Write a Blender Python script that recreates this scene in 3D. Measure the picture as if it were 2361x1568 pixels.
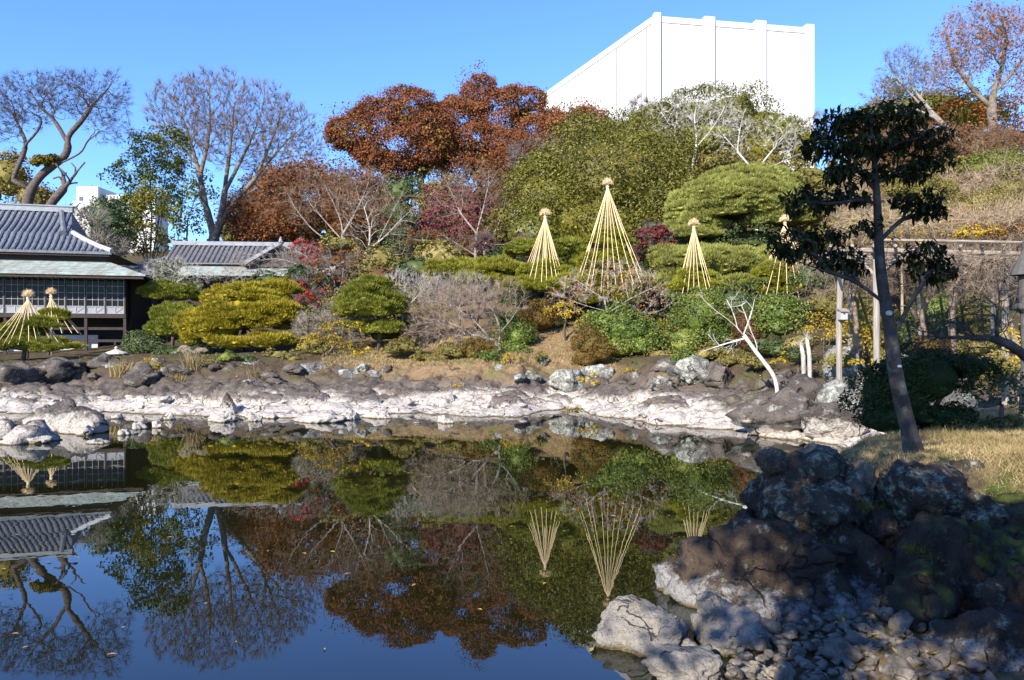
import bpy, bmesh, math, random
import numpy as np
from mathutils import Vector, Matrix

for o in list(bpy.data.objects):
    bpy.data.objects.remove(o, do_unlink=True)
scene = bpy.context.scene
C = scene.collection
PI = math.pi

# ------------------------------------------------------------------ camera, sky, sun, exposure
F, CX, CY, EYE = 1801.0, 1180.5, 793.0, 3.0
cam_d = bpy.data.cameras.new('camera'); cam = bpy.data.objects.new('camera', cam_d); C.objects.link(cam)
cam.location = (0, 0, EYE); cam.rotation_euler = (PI/2, 0, 0)
cam_d.sensor_width = 36; cam_d.lens = 36*F/2361; cam_d.shift_y = 9/2361
cam_d.clip_start = 0.1; cam_d.clip_end = 4000
scene.camera = cam
SUN_AZ, SUN_EL = math.radians(32), math.radians(30)          # sun behind the viewer, to the left
SUN = Vector((-math.sin(SUN_AZ)*math.cos(SUN_EL), -math.cos(SUN_AZ)*math.cos(SUN_EL), math.sin(SUN_EL)))
world = bpy.data.worlds.new('World'); scene.world = world; world.use_nodes = True
wn = world.node_tree.nodes; wl = world.node_tree.links
bg = wn['Background']; sky = wn.new('ShaderNodeTexSky'); sky.sky_type = 'NISHITA'
sky.sun_disc = False; sky.sun_elevation = SUN_EL
sky.sun_rotation = math.atan2(SUN.x, SUN.y)
sky.altitude = 0; sky.air_density = 1.0; sky.dust_density = 0.0; sky.ozone_density = 9.0
hs = wn.new('ShaderNodeHueSaturation'); hs.inputs['Hue'].default_value = 0.508; hs.inputs['Saturation'].default_value = 1.03; hs.inputs['Value'].default_value = 1.0
wl.new(sky.outputs[0], hs.inputs['Color']); wl.new(hs.outputs[0], bg.inputs[0]); bg.inputs[1].default_value = 0.15
sd = bpy.data.lights.new('sun', 'SUN'); sun = bpy.data.objects.new('sun', sd); C.objects.link(sun)
sd.energy = 5.0; sd.angle = math.radians(0.5); sd.color = (1, 0.93, 0.82)
sun.rotation_euler = SUN.to_track_quat('Z', 'Y').to_euler(); sun.location = (-20, -30, 40)
scene.view_settings.view_transform = 'Standard'; scene.view_settings.look = 'None'
scene.view_settings.gamma = 1; scene.view_settings.use_curve_mapping = False
scene.view_settings.exposure = 1.17
scene.render.engine = 'CYCLES'

rng = np.random.default_rng(7)
# ------------------------------------------------------------------ maths helpers
def P(dx, dy, D):
    return np.array(((dx-CX)/F*D, D, EYE-(dy-CY)/F*D))
def hsh(i, j, k):
    n = (i*374761393 + j*668265263 + k*2147483647 + 1013904223) & 0xffffffff
    n = ((n ^ (n >> 13))*1274126177) & 0xffffffff
    return ((n ^ (n >> 16)) & 0xffffff)/float(0xffffff)
def vnoise(p):
    p = np.asarray(p, float); f = np.floor(p); t = p-f; t = t*t*(3-2*t); f = f.astype(np.int64)
    out = 0
    for a in (0, 1):
        wa = t[:, 0] if a else 1-t[:, 0]
        for b in (0, 1):
            wb = t[:, 1] if b else 1-t[:, 1]
            for c in (0, 1):
                wc = t[:, 2] if c else 1-t[:, 2]
                out = out + wa*wb*wc*hsh(f[:, 0]+a, f[:, 1]+b, f[:, 2]+c)
    return out*2-1
def fbm(p, o=4, g=.5):
    s = 0; a = 1; p = np.asarray(p, float)
    for i in range(o):
        s = s+a*vnoise(p+i*17.3); p = p*2.03; a *= g
    return s
def worley2(x, y):
    fx, fy = np.floor(x).astype(np.int64), np.floor(y).astype(np.int64)
    f1 = np.full(x.shape, 9.); f2 = np.full(x.shape, 9.); idv = np.zeros(x.shape)
    for a in (-1, 0, 1):
        for b in (-1, 0, 1):
            i, j = fx+a, fy+b
            px = i+hsh(i, j, i*0+3); py = j+hsh(i, j, i*0+11)
            d = np.hypot(px-x, py-y)
            new = d < f1
            f2 = np.where(new, f1, np.minimum(f2, d)); idv = np.where(new, hsh(i, j, i*0+29), idv); f1 = np.where(new, d, f1)
    return f1, f2, idv
def unit(v):
    return v/np.maximum(np.linalg.norm(v, axis=-1, keepdims=True), 1e-9)
def sphere(n):
    return unit(rng.normal(size=(n, 3)))
def sstep(a, b, x):
    t = np.clip((x-a)/(b-a), 0, 1); return t*t*(3-2*t)

# ------------------------------------------------------------------ mesh buffers and objects
class Buf:
    def __init__(s): s.v = []; s.t = []; s.q = []; s.n = 0
    def add(s, V, tris=None, quads=None):
        V = np.asarray(V, float).reshape(-1, 3)
        if tris is not None and len(tris): s.t.append(np.asarray(tris, np.int64).reshape(-1, 3)+s.n)
        if quads is not None and len(quads): s.q.append(np.asarray(quads, np.int64).reshape(-1, 4)+s.n)
        s.v.append(V); s.n += len(V)
    def mesh(s, name, off=(0, 0, 0), smooth=False):
        V = np.concatenate(s.v)-np.asarray(off, float)
        t = np.concatenate(s.t) if s.t else np.zeros((0, 3), np.int64)
        q = np.concatenate(s.q) if s.q else np.zeros((0, 4), np.int64)
        m = bpy.data.meshes.new(name)
        m.vertices.add(len(V)); m.vertices.foreach_set('co', V.astype(np.float32).ravel())
        m.loops.add(t.size+q.size); m.loops.foreach_set('vertex_index', np.concatenate((t.ravel(), q.ravel())).astype(np.int32))
        m.polygons.add(len(t)+len(q))
        ls = np.concatenate((np.arange(len(t))*3, t.size+np.arange(len(q))*4)).astype(np.int32)
        m.polygons.foreach_set('loop_start', ls)
        m.polygons.foreach_set('use_smooth', np.full(len(ls), bool(smooth)))
        m.update(calc_edges=True)
        return m
def box(b, lo, hi):
    x0, y0, z0 = lo; x1, y1, z1 = hi
    V = [(x0, y0, z0), (x1, y0, z0), (x1, y1, z0), (x0, y1, z0), (x0, y0, z1), (x1, y0, z1), (x1, y1, z1), (x0, y1, z1)]
    b.add(V, quads=[(0, 3, 2, 1), (4, 5, 6, 7), (0, 1, 5, 4), (1, 2, 6, 5), (2, 3, 7, 6), (3, 0, 4, 7)])
def hexa(b, V):        # 8 free corners, bottom ring then top ring
    b.add(V, quads=[(0, 3, 2, 1), (4, 5, 6, 7), (0, 1, 5, 4), (1, 2, 6, 5), (2, 3, 7, 6), (3, 0, 4, 7)])
def beam(b, p, q, w, h):
    p, q = np.array(p, float), np.array(q, float); t = unit(q-p)
    up = np.array((0, 0, 1.)) if abs(t[2]) < .95 else np.array((0, 1., 0))
    s = unit(np.cross(t, up))*w/2; u = unit(np.cross(s, t))*h/2
    hexa(b, [p-s-u, p+s-u, q+s-u, q-s-u, p-s+u, p+s+u, q+s+u, q-s+u])
def tube(b, path, rad, k=6, cap=True):
    path = np.asarray(path, float); n = len(path); rad = np.broadcast_to(np.asarray(rad, float), (n,))
    t = unit(np.gradient(path, axis=0)); avg = unit(t.sum(0)+1e-6)
    ref = np.array((1., 0, 0)) if abs(avg[0]) < .7 else np.array((0, 0, 1.))
    if abs(avg[2]) < .5 and abs(avg[0]) >= .7: ref = np.array((0, .3, 1.))
    s = unit(np.cross(t, ref)); u = np.cross(t, s)
    a = np.arange(k)*2*PI/k
    V = path[:, None]+rad[:, None, None]*(s[:, None]*np.cos(a)[None, :, None]+u[:, None]*np.sin(a)[None, :, None])
    i = np.arange(n-1)[:, None]*k; j = np.arange(k)[None]; j2 = (j+1) % k
    q = np.stack((i+j, i+j2, i+k+j2, i+k+j), -1).reshape(-1, 4)
    V = V.reshape(-1, 3); tr = []
    if cap:
        V = np.vstack((V, path[0], path[-1])); m = n*k
        tr = [(m, (x+1) % k, x) for x in range(k)]+[(m+1, (n-1)*k+x, (n-1)*k+(x+1) % k) for x in range(k)]
    b.add(V, tris=tr, quads=q)
def spikes(b, p, d, L, r):            # many thin tapering twigs, three faces each
    n = len(p); d = unit(d); ref = sphere(n); s = unit(np.cross(d, ref)); u = np.cross(d, s)
    L = np.broadcast_to(L, (n,))[:, None]; r = np.broadcast_to(r, (n,))[:, None]
    V = np.stack((p+s*r, p-s*r*.5+u*r*.87, p-s*r*.5-u*r*.87, p+d*L), 1).reshape(-1, 3)
    i = np.arange(n)[:, None]*4
    b.add(V, tris=np.concatenate((i+[0, 1, 3], i+[1, 2, 3], i+[2, 0, 3])))
def leaves(b, p, nrm, size, asp=.55):  # diamond leaves folded a little along the midrib
    n = len(p); nrm = unit(nrm); t = unit(np.cross(nrm, sphere(n))); s = np.cross(nrm, t)
    L = np.broadcast_to(size, (n,))[:, None]*rng.uniform(.45, 1.4, (n, 1))
    V = np.stack((p-t*L*.5, p+s*L*asp*.5+nrm*L*.08, p+t*L*.5, p-s*L*asp*.5+nrm*L*.08), 1).reshape(-1, 3)
    i = np.arange(n)[:, None]*4
    b.add(V, quads=i+[0, 1, 2, 3])
def needles(b, p, d, L, w):            # flat needle sprays
    n = len(p); d = unit(d); s = unit(np.cross(d, sphere(n)))
    L = np.broadcast_to(L, (n,))[:, None]*rng.uniform(.7, 1.2, (n, 1))
    V = np.stack((p-s*w*.5, p+s*w*.5, p+d*L), 1).reshape(-1, 3)
    b.add(V, tris=np.arange(n)[:, None]*3+[0, 1, 2])
_ico = {}
def ico(sub):
    if sub not in _ico:
        bm = bmesh.new(); bmesh.ops.create_icosphere(bm, subdivisions=sub, radius=1)
        bm.verts.ensure_lookup_table()
        _ico[sub] = (np.array([v.co[:] for v in bm.verts]), np.array([[v.index for v in f.verts] for f in bm.faces])); bm.free()
    return _ico[sub]

def props(o, label=None, cat=None, group=None, kind=None):
    if label: o['label'] = label
    if cat: o['category'] = cat
    if group: o['group'] = group
    if kind: o['kind'] = kind
    return o
def thing(name, label, cat, loc, group=None, rz=0):
    o = bpy.data.objects.new(name, None); C.objects.link(o); o.empty_display_size = .3
    o.location = [float(a) for a in loc]; o.rotation_euler = (0, 0, rz)
    return props(o, label, cat, group)
def part(root, name, b, mat, smooth=False, local=False, label=None, kind=None, off=None):
    off = (0, 0, 0) if local else (tuple(root.location) if off is None else off)
    me = b.mesh(name, off, smooth) if isinstance(b, Buf) else b
    o = bpy.data.objects.new(name, me); C.objects.link(o)
    if not me.materials: me.materials.append(mat)
    o.parent = root
    return props(o, label=label, kind=kind)
def single(name, b, mat, loc=(0, 0, 0), smooth=False, **k):
    me = b.mesh(name, loc, smooth); me.materials.append(mat)
    o = bpy.data.objects.new(name, me); C.objects.link(o); o.location = [float(a) for a in loc]
    return props(o, **k)

# ------------------------------------------------------------------ materials
class MT:
    def __init__(s, name):
        s.m = bpy.data.materials.new(name); s.m.use_nodes = True; s.N = s.m.node_tree.nodes; s.L = s.m.node_tree.links
        s.b = s.N['Principled BSDF']; s.out = s.N['Material Output']
    def n(s, t, **k):
        x = s.N.new(t)
        for a, v in k.items(): setattr(x, a, v)
        return x
    def put(s, sock, v):
        if hasattr(v, 'is_linked') or hasattr(v, 'links'): s.L.new(v, sock)
        else: sock.default_value = v
    def pos(s):
        if not hasattr(s, '_g'): s._g = s.n('ShaderNodeNewGeometry')
        return s._g.outputs['Position']
    def geo(s, k):
        s.pos(); return s._g.outputs[k]
    def noise(s, scale, det=4, rough=.55, vec=None):
        x = s.n('ShaderNodeTexNoise'); s.L.new(vec or s.pos(), x.inputs['Vector'])
        x.inputs['Scale'].default_value = scale; x.inputs['Detail'].default_value = det; x.inputs['Roughness'].default_value = rough
        return x.outputs['Fac']
    def voro(s, scale, feat='F1'):
        x = s.n('ShaderNodeTexVoronoi', feature=feat); s.L.new(s.pos(), x.inputs['Vector']); x.inputs['Scale'].default_value = scale
        return x.outputs['Distance']
    def math(s, op, a, b=0., clamp=False):
        x = s.n('ShaderNodeMath', operation=op, use_clamp=clamp); s.put(x.inputs[0], a); s.put(x.inputs[1], b); return x.outputs[0]
    def rng(s, v, a, b, c=0., d=1.):
        x = s.n('ShaderNodeMapRange'); s.put(x.inputs[0], v)
        for i, q in enumerate((a, b, c, d)): x.inputs[i+1].default_value = q
        return x.outputs[0]
    def ramp(s, v, stops):
        x = s.n('ShaderNodeValToRGB'); s.L.new(v, x.inputs[0]); e = x.color_ramp.elements
        while len(e) < len(stops): e.new(.5)
        for el, (p, c) in zip(e, stops): el.position = p; el.color = (*c, 1)
        return x.outputs[0]
    def mix(s, f, a, b, mode='MIX'):
        x = s.n('ShaderNodeMix', data_type='RGBA', blend_type=mode); s.put(x.inputs[0], f)
        for sock, v in ((x.inputs[6], a), (x.inputs[7], b)):
            if isinstance(v, tuple): sock.default_value = (*v, 1)
            else: s.L.new(v, sock)
        return x.outputs[2]
    def sepz(s):
        x = s.n('ShaderNodeSeparateXYZ'); s.L.new(s.pos(), x.inputs[0]); return x.outputs[2]
    def bump(s, h, st=.5, dist=.05):
        x = s.n('ShaderNodeBump'); x.inputs['Strength'].default_value = st; x.inputs['Distance'].default_value = dist
        s.L.new(h, x.inputs['Height']); s.L.new(x.outputs[0], s.b.inputs['Normal'])
    def col(s, c, rough=.8, spec=.3):
        s.put(s.b.inputs['Base Color'], (*c, 1) if isinstance(c, tuple) else c)
        s.b.inputs['Roughness'].default_value = rough; s.b.inputs['Specular IOR Level'].default_value = spec
        return s.m

def leafmat(name, cols, rough=.5, spec=.25, trans=.22, nscale=.45):
    t = MT(name); r = t.geo('Random Per Island')
    st = [(i/max(1, len(cols)-1), c) for i, c in enumerate(cols)]
    c = t.ramp(r, st); v = t.rng(t.noise(nscale, 3), .3, .7, .72, 1.28)
    x = t.n('ShaderNodeVectorMath', operation='SCALE'); t.L.new(c, x.inputs[0]); t.L.new(v, x.inputs['Scale'])
    t.col(x.outputs[0], rough, spec)
    tr = t.n('ShaderNodeBsdfTranslucent'); t.L.new(x.outputs[0], tr.inputs[0])
    ms = t.n('ShaderNodeMixShader'); ms.inputs[0].default_value = trans
    t.L.new(t.b.outputs[0], ms.inputs[1]); t.L.new(tr.outputs[0], ms.inputs[2]); t.L.new(ms.outputs[0], t.out.inputs[0])
    return t.m
def barkmat(name, a, b, scale=6, lichen=None, bump=.6):
    t = MT(name); n = t.noise(scale, 6, .65)
    c = t.mix(t.rng(n, .35, .65), a, b)
    if lichen: c = t.mix(t.rng(t.noise(scale*.6, 5, .7), .53, .62), c, lichen)
    t.bump(t.noise(scale*4, 5), bump, .03)
    return t.col(c, .85, .2)
def woodmat(name, a, b, sx=(30, 30, 2), rough=.8):
    t = MT(name); mp = t.n('ShaderNodeMapping'); tc = t.n('ShaderNodeTexCoord'); t.L.new(tc.outputs['Object'], mp.inputs[0]); mp.inputs['Scale'].default_value = sx
    n = t.noise(1, 5, .6, mp.outputs[0]); c = t.mix(t.rng(n, .35, .65), a, b); t.bump(n, .3, .01)
    return t.col(c, rough, .25)
def flat(name, a, var=.15, scale=2, rough=.7, spec=.3):
    t = MT(name); n = t.noise(scale, 5, .6); k = t.rng(n, .3, .7, 1-var, 1+var)
    x = t.n('ShaderNodeVectorMath', operation='SCALE'); x.inputs[0].default_value = a; t.L.new(k, x.inputs['Scale'])
    return t.col(x.outputs[0], rough, spec)

def rockmat(name, dark, mid, lichen, crust_top, lichen_amt=.5, crust=(.72, .68, .62), moss=0., fine=1., bl=.8, crust_fill=.9):
    t = MT(name)
    n1 = t.noise(1.3*fine, 8, .62); n2 = t.noise(9*fine, 6, .7); n3 = t.noise(38*fine, 4, .7)
    c = t.mix(t.rng(n1, .38, .62), dark, mid)
    c = t.mix(t.rng(n3, .58, .72, 0, .6), c, (.16, .15, .14))
    lm = t.math('MULTIPLY', t.rng(t.noise(2.3*fine, 6, .7), .62-.18*lichen_amt, .74-.18*lichen_amt), t.rng(n2, .42, .55))
    c = t.mix(lm, c, lichen)
    z = t.sepz()
    if moss:
        up = t.n('ShaderNodeSeparateXYZ'); t.L.new(t.geo('Normal'), up.inputs[0])
        mm = t.math('MULTIPLY', t.rng(up.outputs[2], .45, .8), t.rng(t.noise(1.1*fine, 4), .62-.2*moss, .7-.2*moss))
        c = t.mix(t.math('MULTIPLY', mm, t.rng(z, crust_top, crust_top+.3)), c, (.07, .085, .015))
    wv = t.n('ShaderNodeVectorMath', operation='MULTIPLY_ADD'); nz = t.n('ShaderNodeTexNoise'); t.L.new(t.pos(), nz.inputs['Vector']); nz.inputs['Scale'].default_value = 1.6*fine
    t.L.new(nz.outputs['Color'], wv.inputs[0]); wv.inputs[1].default_value = (.9/fine,)*3; t.L.new(t.pos(), wv.inputs[2])
    v = t.n('ShaderNodeTexVoronoi', feature='DISTANCE_TO_EDGE'); t.L.new(wv.outputs[0], v.inputs['Vector']); v.inputs['Scale'].default_value = .85*fine
    fis = t.math('MULTIPLY', t.rng(v.outputs['Distance'], .03, .006), t.rng(t.noise(1.1*fine, 3), .5, .6))
    if crust_top > 0:
        zz = t.math('ADD', z, t.rng(n1, .25, .75, -.3, .3)); zz = t.math('ADD', zz, t.rng(n2, .3, .7, -.1, .1))
        w = t.rng(zz, crust_top+.09, crust_top-.1); w = t.math('MULTIPLY', w, t.rng(n3, .3, .5, crust_fill, 1.))
        c = t.mix(w, c, t.mix(t.rng(n2, .35, .65), crust, tuple(a*.72 for a in crust)))
        wet = t.rng(t.math('ADD', z, t.rng(n2, .3, .7, -.03, .03)), .05, .015)     # damp algae line just over the water
        c = t.mix(wet, c, (.10, .075, .03))
    c = t.mix(t.math('MULTIPLY', fis, .85), c, (.02, .017, .015))
    pit = t.math('MULTIPLY', t.rng(t.voro(16*fine), .22, .1), t.rng(n2, .4, .6)); c = t.mix(t.math('MULTIPLY', pit, .8), c, (.03, .026, .024))
    h = t.math('ADD', t.math('MULTIPLY', n2, .6), t.math('MULTIPLY', n3, .35)); h = t.math('SUBTRACT', h, t.math('ADD', t.math('MULTIPLY', pit, .6), t.math('MULTIPLY', fis, .8))); h = t.math('ADD', h, t.math('MULTIPLY', t.rng(t.voro(11*fine), .0, .5), .25))
    t.bump(h, min(1., bl*1.2), .11/fine)
    return t.col(c, .9, .2)

M = {}
M['rock_far'] = rockmat('far_rock', (.055, .043, .036), (.14, .117, .098), (.33, .33, .27), .5, .45, crust=(.48, .43, .37), fine=.8, bl=.9)
M['rock_wcrust'] = rockmat('shelf_stone', (.12, .11, .1), (.3, .28, .26), (.42, .42, .38), .8, .5, crust=(.52, .465, .40), fine=1.2, crust_fill=.5)
M['rock_pale'] = rockmat('pale_lichen_rock', (.09, .08, .075), (.2, .19, .17), (.42, .44, .37), .3, 1.0, fine=.8)
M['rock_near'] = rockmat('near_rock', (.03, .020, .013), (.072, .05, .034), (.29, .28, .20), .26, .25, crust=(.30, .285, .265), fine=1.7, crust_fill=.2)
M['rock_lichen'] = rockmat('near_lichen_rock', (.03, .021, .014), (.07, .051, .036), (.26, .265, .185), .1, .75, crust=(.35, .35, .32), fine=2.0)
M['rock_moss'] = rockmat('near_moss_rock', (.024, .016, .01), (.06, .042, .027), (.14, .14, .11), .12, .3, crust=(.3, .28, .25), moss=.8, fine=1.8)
M['rock_white'] = rockmat('white_crusted_rock', (.07, .057, .044), (.16, .137, .11), (.28, .26, .21), .5, .6, crust=(.29, .262, .22), fine=2.6, bl=1., crust_fill=.3)
M['cobble'] = rockmat('cobble', (.095, .075, .056), (.24, .205, .16), (.31, .29, .225), 0, .4, fine=5)

def groundmat():
    t = MT('bank_ground'); z = t.sepz()
    n1 = t.noise(.9, 7, .62); n2 = t.noise(6, 6, .7); n3 = t.noise(28, 4, .7); nb = t.noise(.22, 3)
    grass = t.mix(t.rng(n2, .35, .65), (.23, .16, .085), (.11, .07, .035))
    grass = t.mix(t.rng(t.noise(.5, 5), .55, .66), grass, (.10, .10, .03))
    grass = t.mix(t.rng(n3, .55, .7, 0, .7), grass, (.36, .27, .15))
    grass = t.mix(t.rng(t.math('ADD', z, t.rng(nb, .3, .7, -1.5, 1.5)), 4.2, 6.5), grass, t.mix(t.rng(n1, .4, .6), (.085, .06, .03), (.06, .065, .02)))
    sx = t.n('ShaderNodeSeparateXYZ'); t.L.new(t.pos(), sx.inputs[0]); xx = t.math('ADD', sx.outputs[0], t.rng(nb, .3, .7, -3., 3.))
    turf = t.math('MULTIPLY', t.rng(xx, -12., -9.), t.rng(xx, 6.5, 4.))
    shaded_soil = t.mix(t.rng(n2, .35, .65), (.085, .06, .036), (.045, .033, .02)); shaded_soil = t.mix(t.rng(t.noise(.8, 5), .52, .64), shaded_soil, (.06, .065, .02)); shaded_soil = t.mix(t.rng(n3, .58, .7, 0, .7), shaded_soil, (.26, .17, .08))  # soil and litter tone, darkened to carry the shade under the pines
    grass = t.mix(turf, shaded_soil, grass)
    rock = t.mix(t.rng(n1, .38, .62), (.054, .043, .037), (.14, .115, .098))
    rock = t.mix(t.rng(n3, .58, .72, 0, .6), rock, (.22, .2, .19))
    rock = t.mix(t.math('MULTIPLY', t.rng(t.noise(2, 6, .7), .55, .65), .6), rock, (.2, .19, .12))
    up = t.n('ShaderNodeSeparateXYZ'); t.L.new(t.geo('Normal'), up.inputs[0])
    gz = t.math('ADD', z, t.rng(n1, .25, .75, -.45, .45))
    g = t.math('MULTIPLY', t.rng(gz, 1.0, 1.45), t.rng(up.outputs[2], .45, .7))
    wv = t.n('ShaderNodeVectorMath', operation='MULTIPLY_ADD'); nz = t.n('ShaderNodeTexNoise'); t.L.new(t.pos(), nz.inputs['Vector']); nz.inputs['Scale'].default_value = 1.1
    t.L.new(nz.outputs['Color'], wv.inputs[0]); wv.inputs[1].default_value = (.9, .9, .9); t.L.new(t.pos(), wv.inputs[2])
    def crack(sc, w):
        v = t.n('ShaderNodeTexVoronoi', feature='DISTANCE_TO_EDGE'); t.L.new(wv.outputs[0], v.inputs['Vector']); v.inputs['Scale'].default_value = sc
        return t.rng(v.outputs['Distance'], w, w*.3)
    ck = t.math('MAXIMUM', t.math('MULTIPLY', crack(.8, .025), t.rng(n1, .4, .55)), t.math('MULTIPLY', crack(2.3, .05), t.rng(t.noise(.7, 3), .45, .6, 0, .8)))
    c = t.mix(g, rock, grass)
    zz = t.math('ADD', z, t.rng(nb, .35, .65, -.22, .22)); zz = t.math('ADD', zz, t.rng(n1, .25, .75, -.2, .2)); zz = t.math('ADD', zz, t.rng(n2, .3, .7, -.07, .07))
    w = t.math('MULTIPLY', t.rng(zz, .66, .40), t.rng(t.noise(1.6, 5, .7), .34, .44, .45, 1))
    c = t.mix(w, c, t.mix(t.rng(n2, .35, .65), (.55, .49, .42), (.32, .28, .235)))
    c = t.mix(t.math('MULTIPLY', ck, t.math('SUBTRACT', 1., g)), c, (.05, .042, .035))
    c = t.mix(t.rng(t.math('ADD', z, t.rng(n2, .3, .7, -.03, .03)), .05, .015), c, (.11, .08, .035))
    h = t.math('ADD', t.math('MULTIPLY', n2, .6), t.math('MULTIPLY', n3, .4))
    t.bump(h, .9, .08)
    return t.col(c, .92, .15)
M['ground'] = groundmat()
def nearmat():
    t = MT('near_ground'); n2 = t.noise(8, 6, .7); n3 = t.noise(40, 4)
    c = t.mix(t.rng(n2, .35, .65), (.2, .145, .075), (.10, .07, .035)); c = t.mix(t.rng(t.noise(1.4, 5), .5, .62), c, (.08, .085, .025))
    t.bump(n3, .8, .03); return t.col(c, .95, .1)
M['near'] = nearmat()
def watermat():
    t = MT('pond_water'); n = t.noise(.05, 3); c = t.mix(t.rng(n, .4, .6), (.007, .008, .0025), (.010, .010, .003))
    mp = t.n('ShaderNodeMapping'); t.L.new(t.pos(), mp.inputs[0]); mp.inputs['Scale'].default_value = (1, 1, 1)
    h = t.math('ADD', t.noise(2.2, 2, .5, mp.outputs[0]), t.math('MULTIPLY', t.noise(.5, 2, .5, mp.outputs[0]), 1.5))
    t.bump(h, .02, .03)
    t.b.inputs['IOR'].default_value = 1.62; t.b.inputs['Specular Tint'].default_value = (.6, .82, 1, 1)
    m = t.col(c, .0, .5); return m
M['water'] = watermat()

GREEN = dict(
 dome=[(0.060, 0.069, 0.008), (0.106, 0.105, 0.012), (0.160, 0.141, 0.020), (0.094, 0.078, 0.015)],
 dome2=[(0.061, 0.072, 0.011), (0.109, 0.103, 0.016), (0.147, 0.146, 0.029)],
 camphor=[(0.138, 0.125, 0.015), (0.200, 0.175, 0.025), (0.088, 0.100, 0.013)],
 conifer=[(0.062, 0.090, 0.014), (0.105, 0.128, 0.017), (0.158, 0.149, 0.023)],
 bamboo=[(.17, .15, .02), (.12, .12, .015), (.22, .18, .03)],
 deepgreen=[(0.036, 0.064, 0.018), (0.064, 0.090, 0.025), (0.090, 0.108, 0.036)],
 camellia=[(0.038, 0.069, 0.011), (0.067, 0.103, 0.017), (0.105, 0.138, 0.023), (0.239, 0.235, 0.046)],
 olive=[(0.113, 0.104, 0.026), (0.178, 0.148, 0.038), (0.225, 0.178, 0.064)],
 oak=[(0.224, 0.084, 0.040), (0.269, 0.103, 0.045), (0.186, 0.059, 0.025), (0.256, 0.100, 0.043), (0.140, 0.048, 0.023), (0.233, 0.133, 0.043)],
 oakg=[(.12, .09, .015), (.2, .13, .02), (.06, .05, .01)],
 maple=[(.20, .035, .03), (.14, .025, .03), (.26, .06, .05)],
 red=[(.42, .03, .025), (.30, .025, .02), (.5, .08, .04)],
 pinkmaple=[(.17, .04, .045), (.12, .03, .04), (.22, .07, .06)],
 orange=[(.35, .12, .02), (.25, .09, .02), (.45, .2, .04)],
 rust=[(0.190, 0.067, 0.020), (0.142, 0.052, 0.020), (0.257, 0.104, 0.030)],
 yellow=[(.5, .33, .03), (.4, .28, .03), (.22, .18, .03)],
 brown=[(.10, .055, .012), (.14, .085, .02), (.09, .07, .015)],
 brownred=[(.09, .04, .02), (.12, .06, .025), (.07, .05, .015)],
 moss=[(.16, .12, .01), (.11, .09, .01), (.2, .15, .015)],
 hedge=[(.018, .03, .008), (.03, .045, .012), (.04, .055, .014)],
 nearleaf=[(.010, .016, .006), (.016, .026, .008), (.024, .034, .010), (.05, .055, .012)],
 broad=[(.018, .032, .01), (.03, .05, .014), (.05, .07, .02), (.10, .11, .02)])
for k, v in GREEN.items():
    gl = k in ('dome', 'dome2', 'camellia', 'deepgreen', 'broad')
    M[k] = leafmat(k+'_leaf', v, .5 if gl else .65, .28 if gl else .15, .3 if k in ('oak', 'maple', 'red', 'orange', 'yellow', 'rust', 'bamboo', 'camphor') else .15)
for k, v in dict(pine_gold=[(0.241, 0.201, 0.014), (0.384, 0.295, 0.020), (0.161, 0.162, 0.014), (0.321, 0.232, 0.027)],
                 pine_green=[(0.147, 0.164, 0.020), (0.217, 0.220, 0.027), (0.099, 0.122, 0.014)],
                 pine_mid=[(0.113, 0.144, 0.013), (0.207, 0.212, 0.018), (0.282, 0.238, 0.025)],
                 pine_grey=[(0.208, 0.223, 0.049), (0.290, 0.285, 0.073), (0.155, 0.178, 0.037)],
                 pine_lime=[(0.195, 0.195, 0.019), (0.260, 0.234, 0.026), (0.130, 0.143, 0.016)]).items():
    M[k] = leafmat(k+'_needles', v, .55, .25, .2)
M['bark_grey'] = barkmat('grey_bark', (.09, .075, .068), (.18, .155, .14))
M['bark_dark'] = barkmat('dark_bark', (.05, .038, .033), (.13, .10, .085))
M['bark_zel'] = barkmat('zelkova_bark', (.085, .063, .047), (.21, .178, .145), 3)
M['bark_white'] = barkmat('pale_bark', (.25, .225, .19), (.44, .41, .36), 5)
M['bark_birch'] = barkmat('white_bark', (.36, .33, .29), (.58, .55, .50), 5)
M['bark_pale'] = barkmat('lichened_bark', (.15, .125, .105), (.31, .275, .24), 5)
M['bark_tan'] = barkmat('tan_twigs', (.17, .115, .08), (.30, .225, .165), 4)
M['bark_straw'] = barkmat('straw_coloured_twigs', (.24, .17, .105), (.40, .31, .21), 4)
M['bark_red'] = barkmat('reddish_twigs', (.12, .072, .043), (.225, .155, .10), 4)
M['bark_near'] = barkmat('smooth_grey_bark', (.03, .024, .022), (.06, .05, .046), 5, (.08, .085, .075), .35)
M['scar'] = flat('pruning_scar', (.38, .38, .37), .25, 40)
M['vine'] = barkmat('vine_bark', (.12, .088, .062), (.26, .20, .15), 5)
M['straw'] = flat('straw', (.70, .54, .33), .15, 9, .85, .1)
M['rope'] = flat('straw_rope', (.70, .53, .29), .15, 15, .8)
M['pole'] = woodmat('bare_pole', (.30, .2, .12), (.45, .33, .2))
M['post'] = woodmat('weathered_post', (.17, .145, .12), (.31, .27, .23), (25, 25, 1.5))
M['beam'] = woodmat('weathered_beam', (.16, .125, .10), (.31, .26, .215), (2, 25, 25))
M['dwood'] = woodmat('dark_timber', (.028, .02, .016), (.06, .045, .038))
M['lwood'] = woodmat('grey_sash', (.25, .24, .24), (.4, .39, .385))
M['panel'] = flat('grey_board', (.25, .26, .28), .15, 3)
M['glass'] = MT('window_glass').col((.010, .010, .012), .12, .12)
M['shoji'] = flat('paper_screen', (.34, .35, .36), .08, 2)
M['redwood'] = flat('red_column', (.30, .07, .03), .2, 5)
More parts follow.
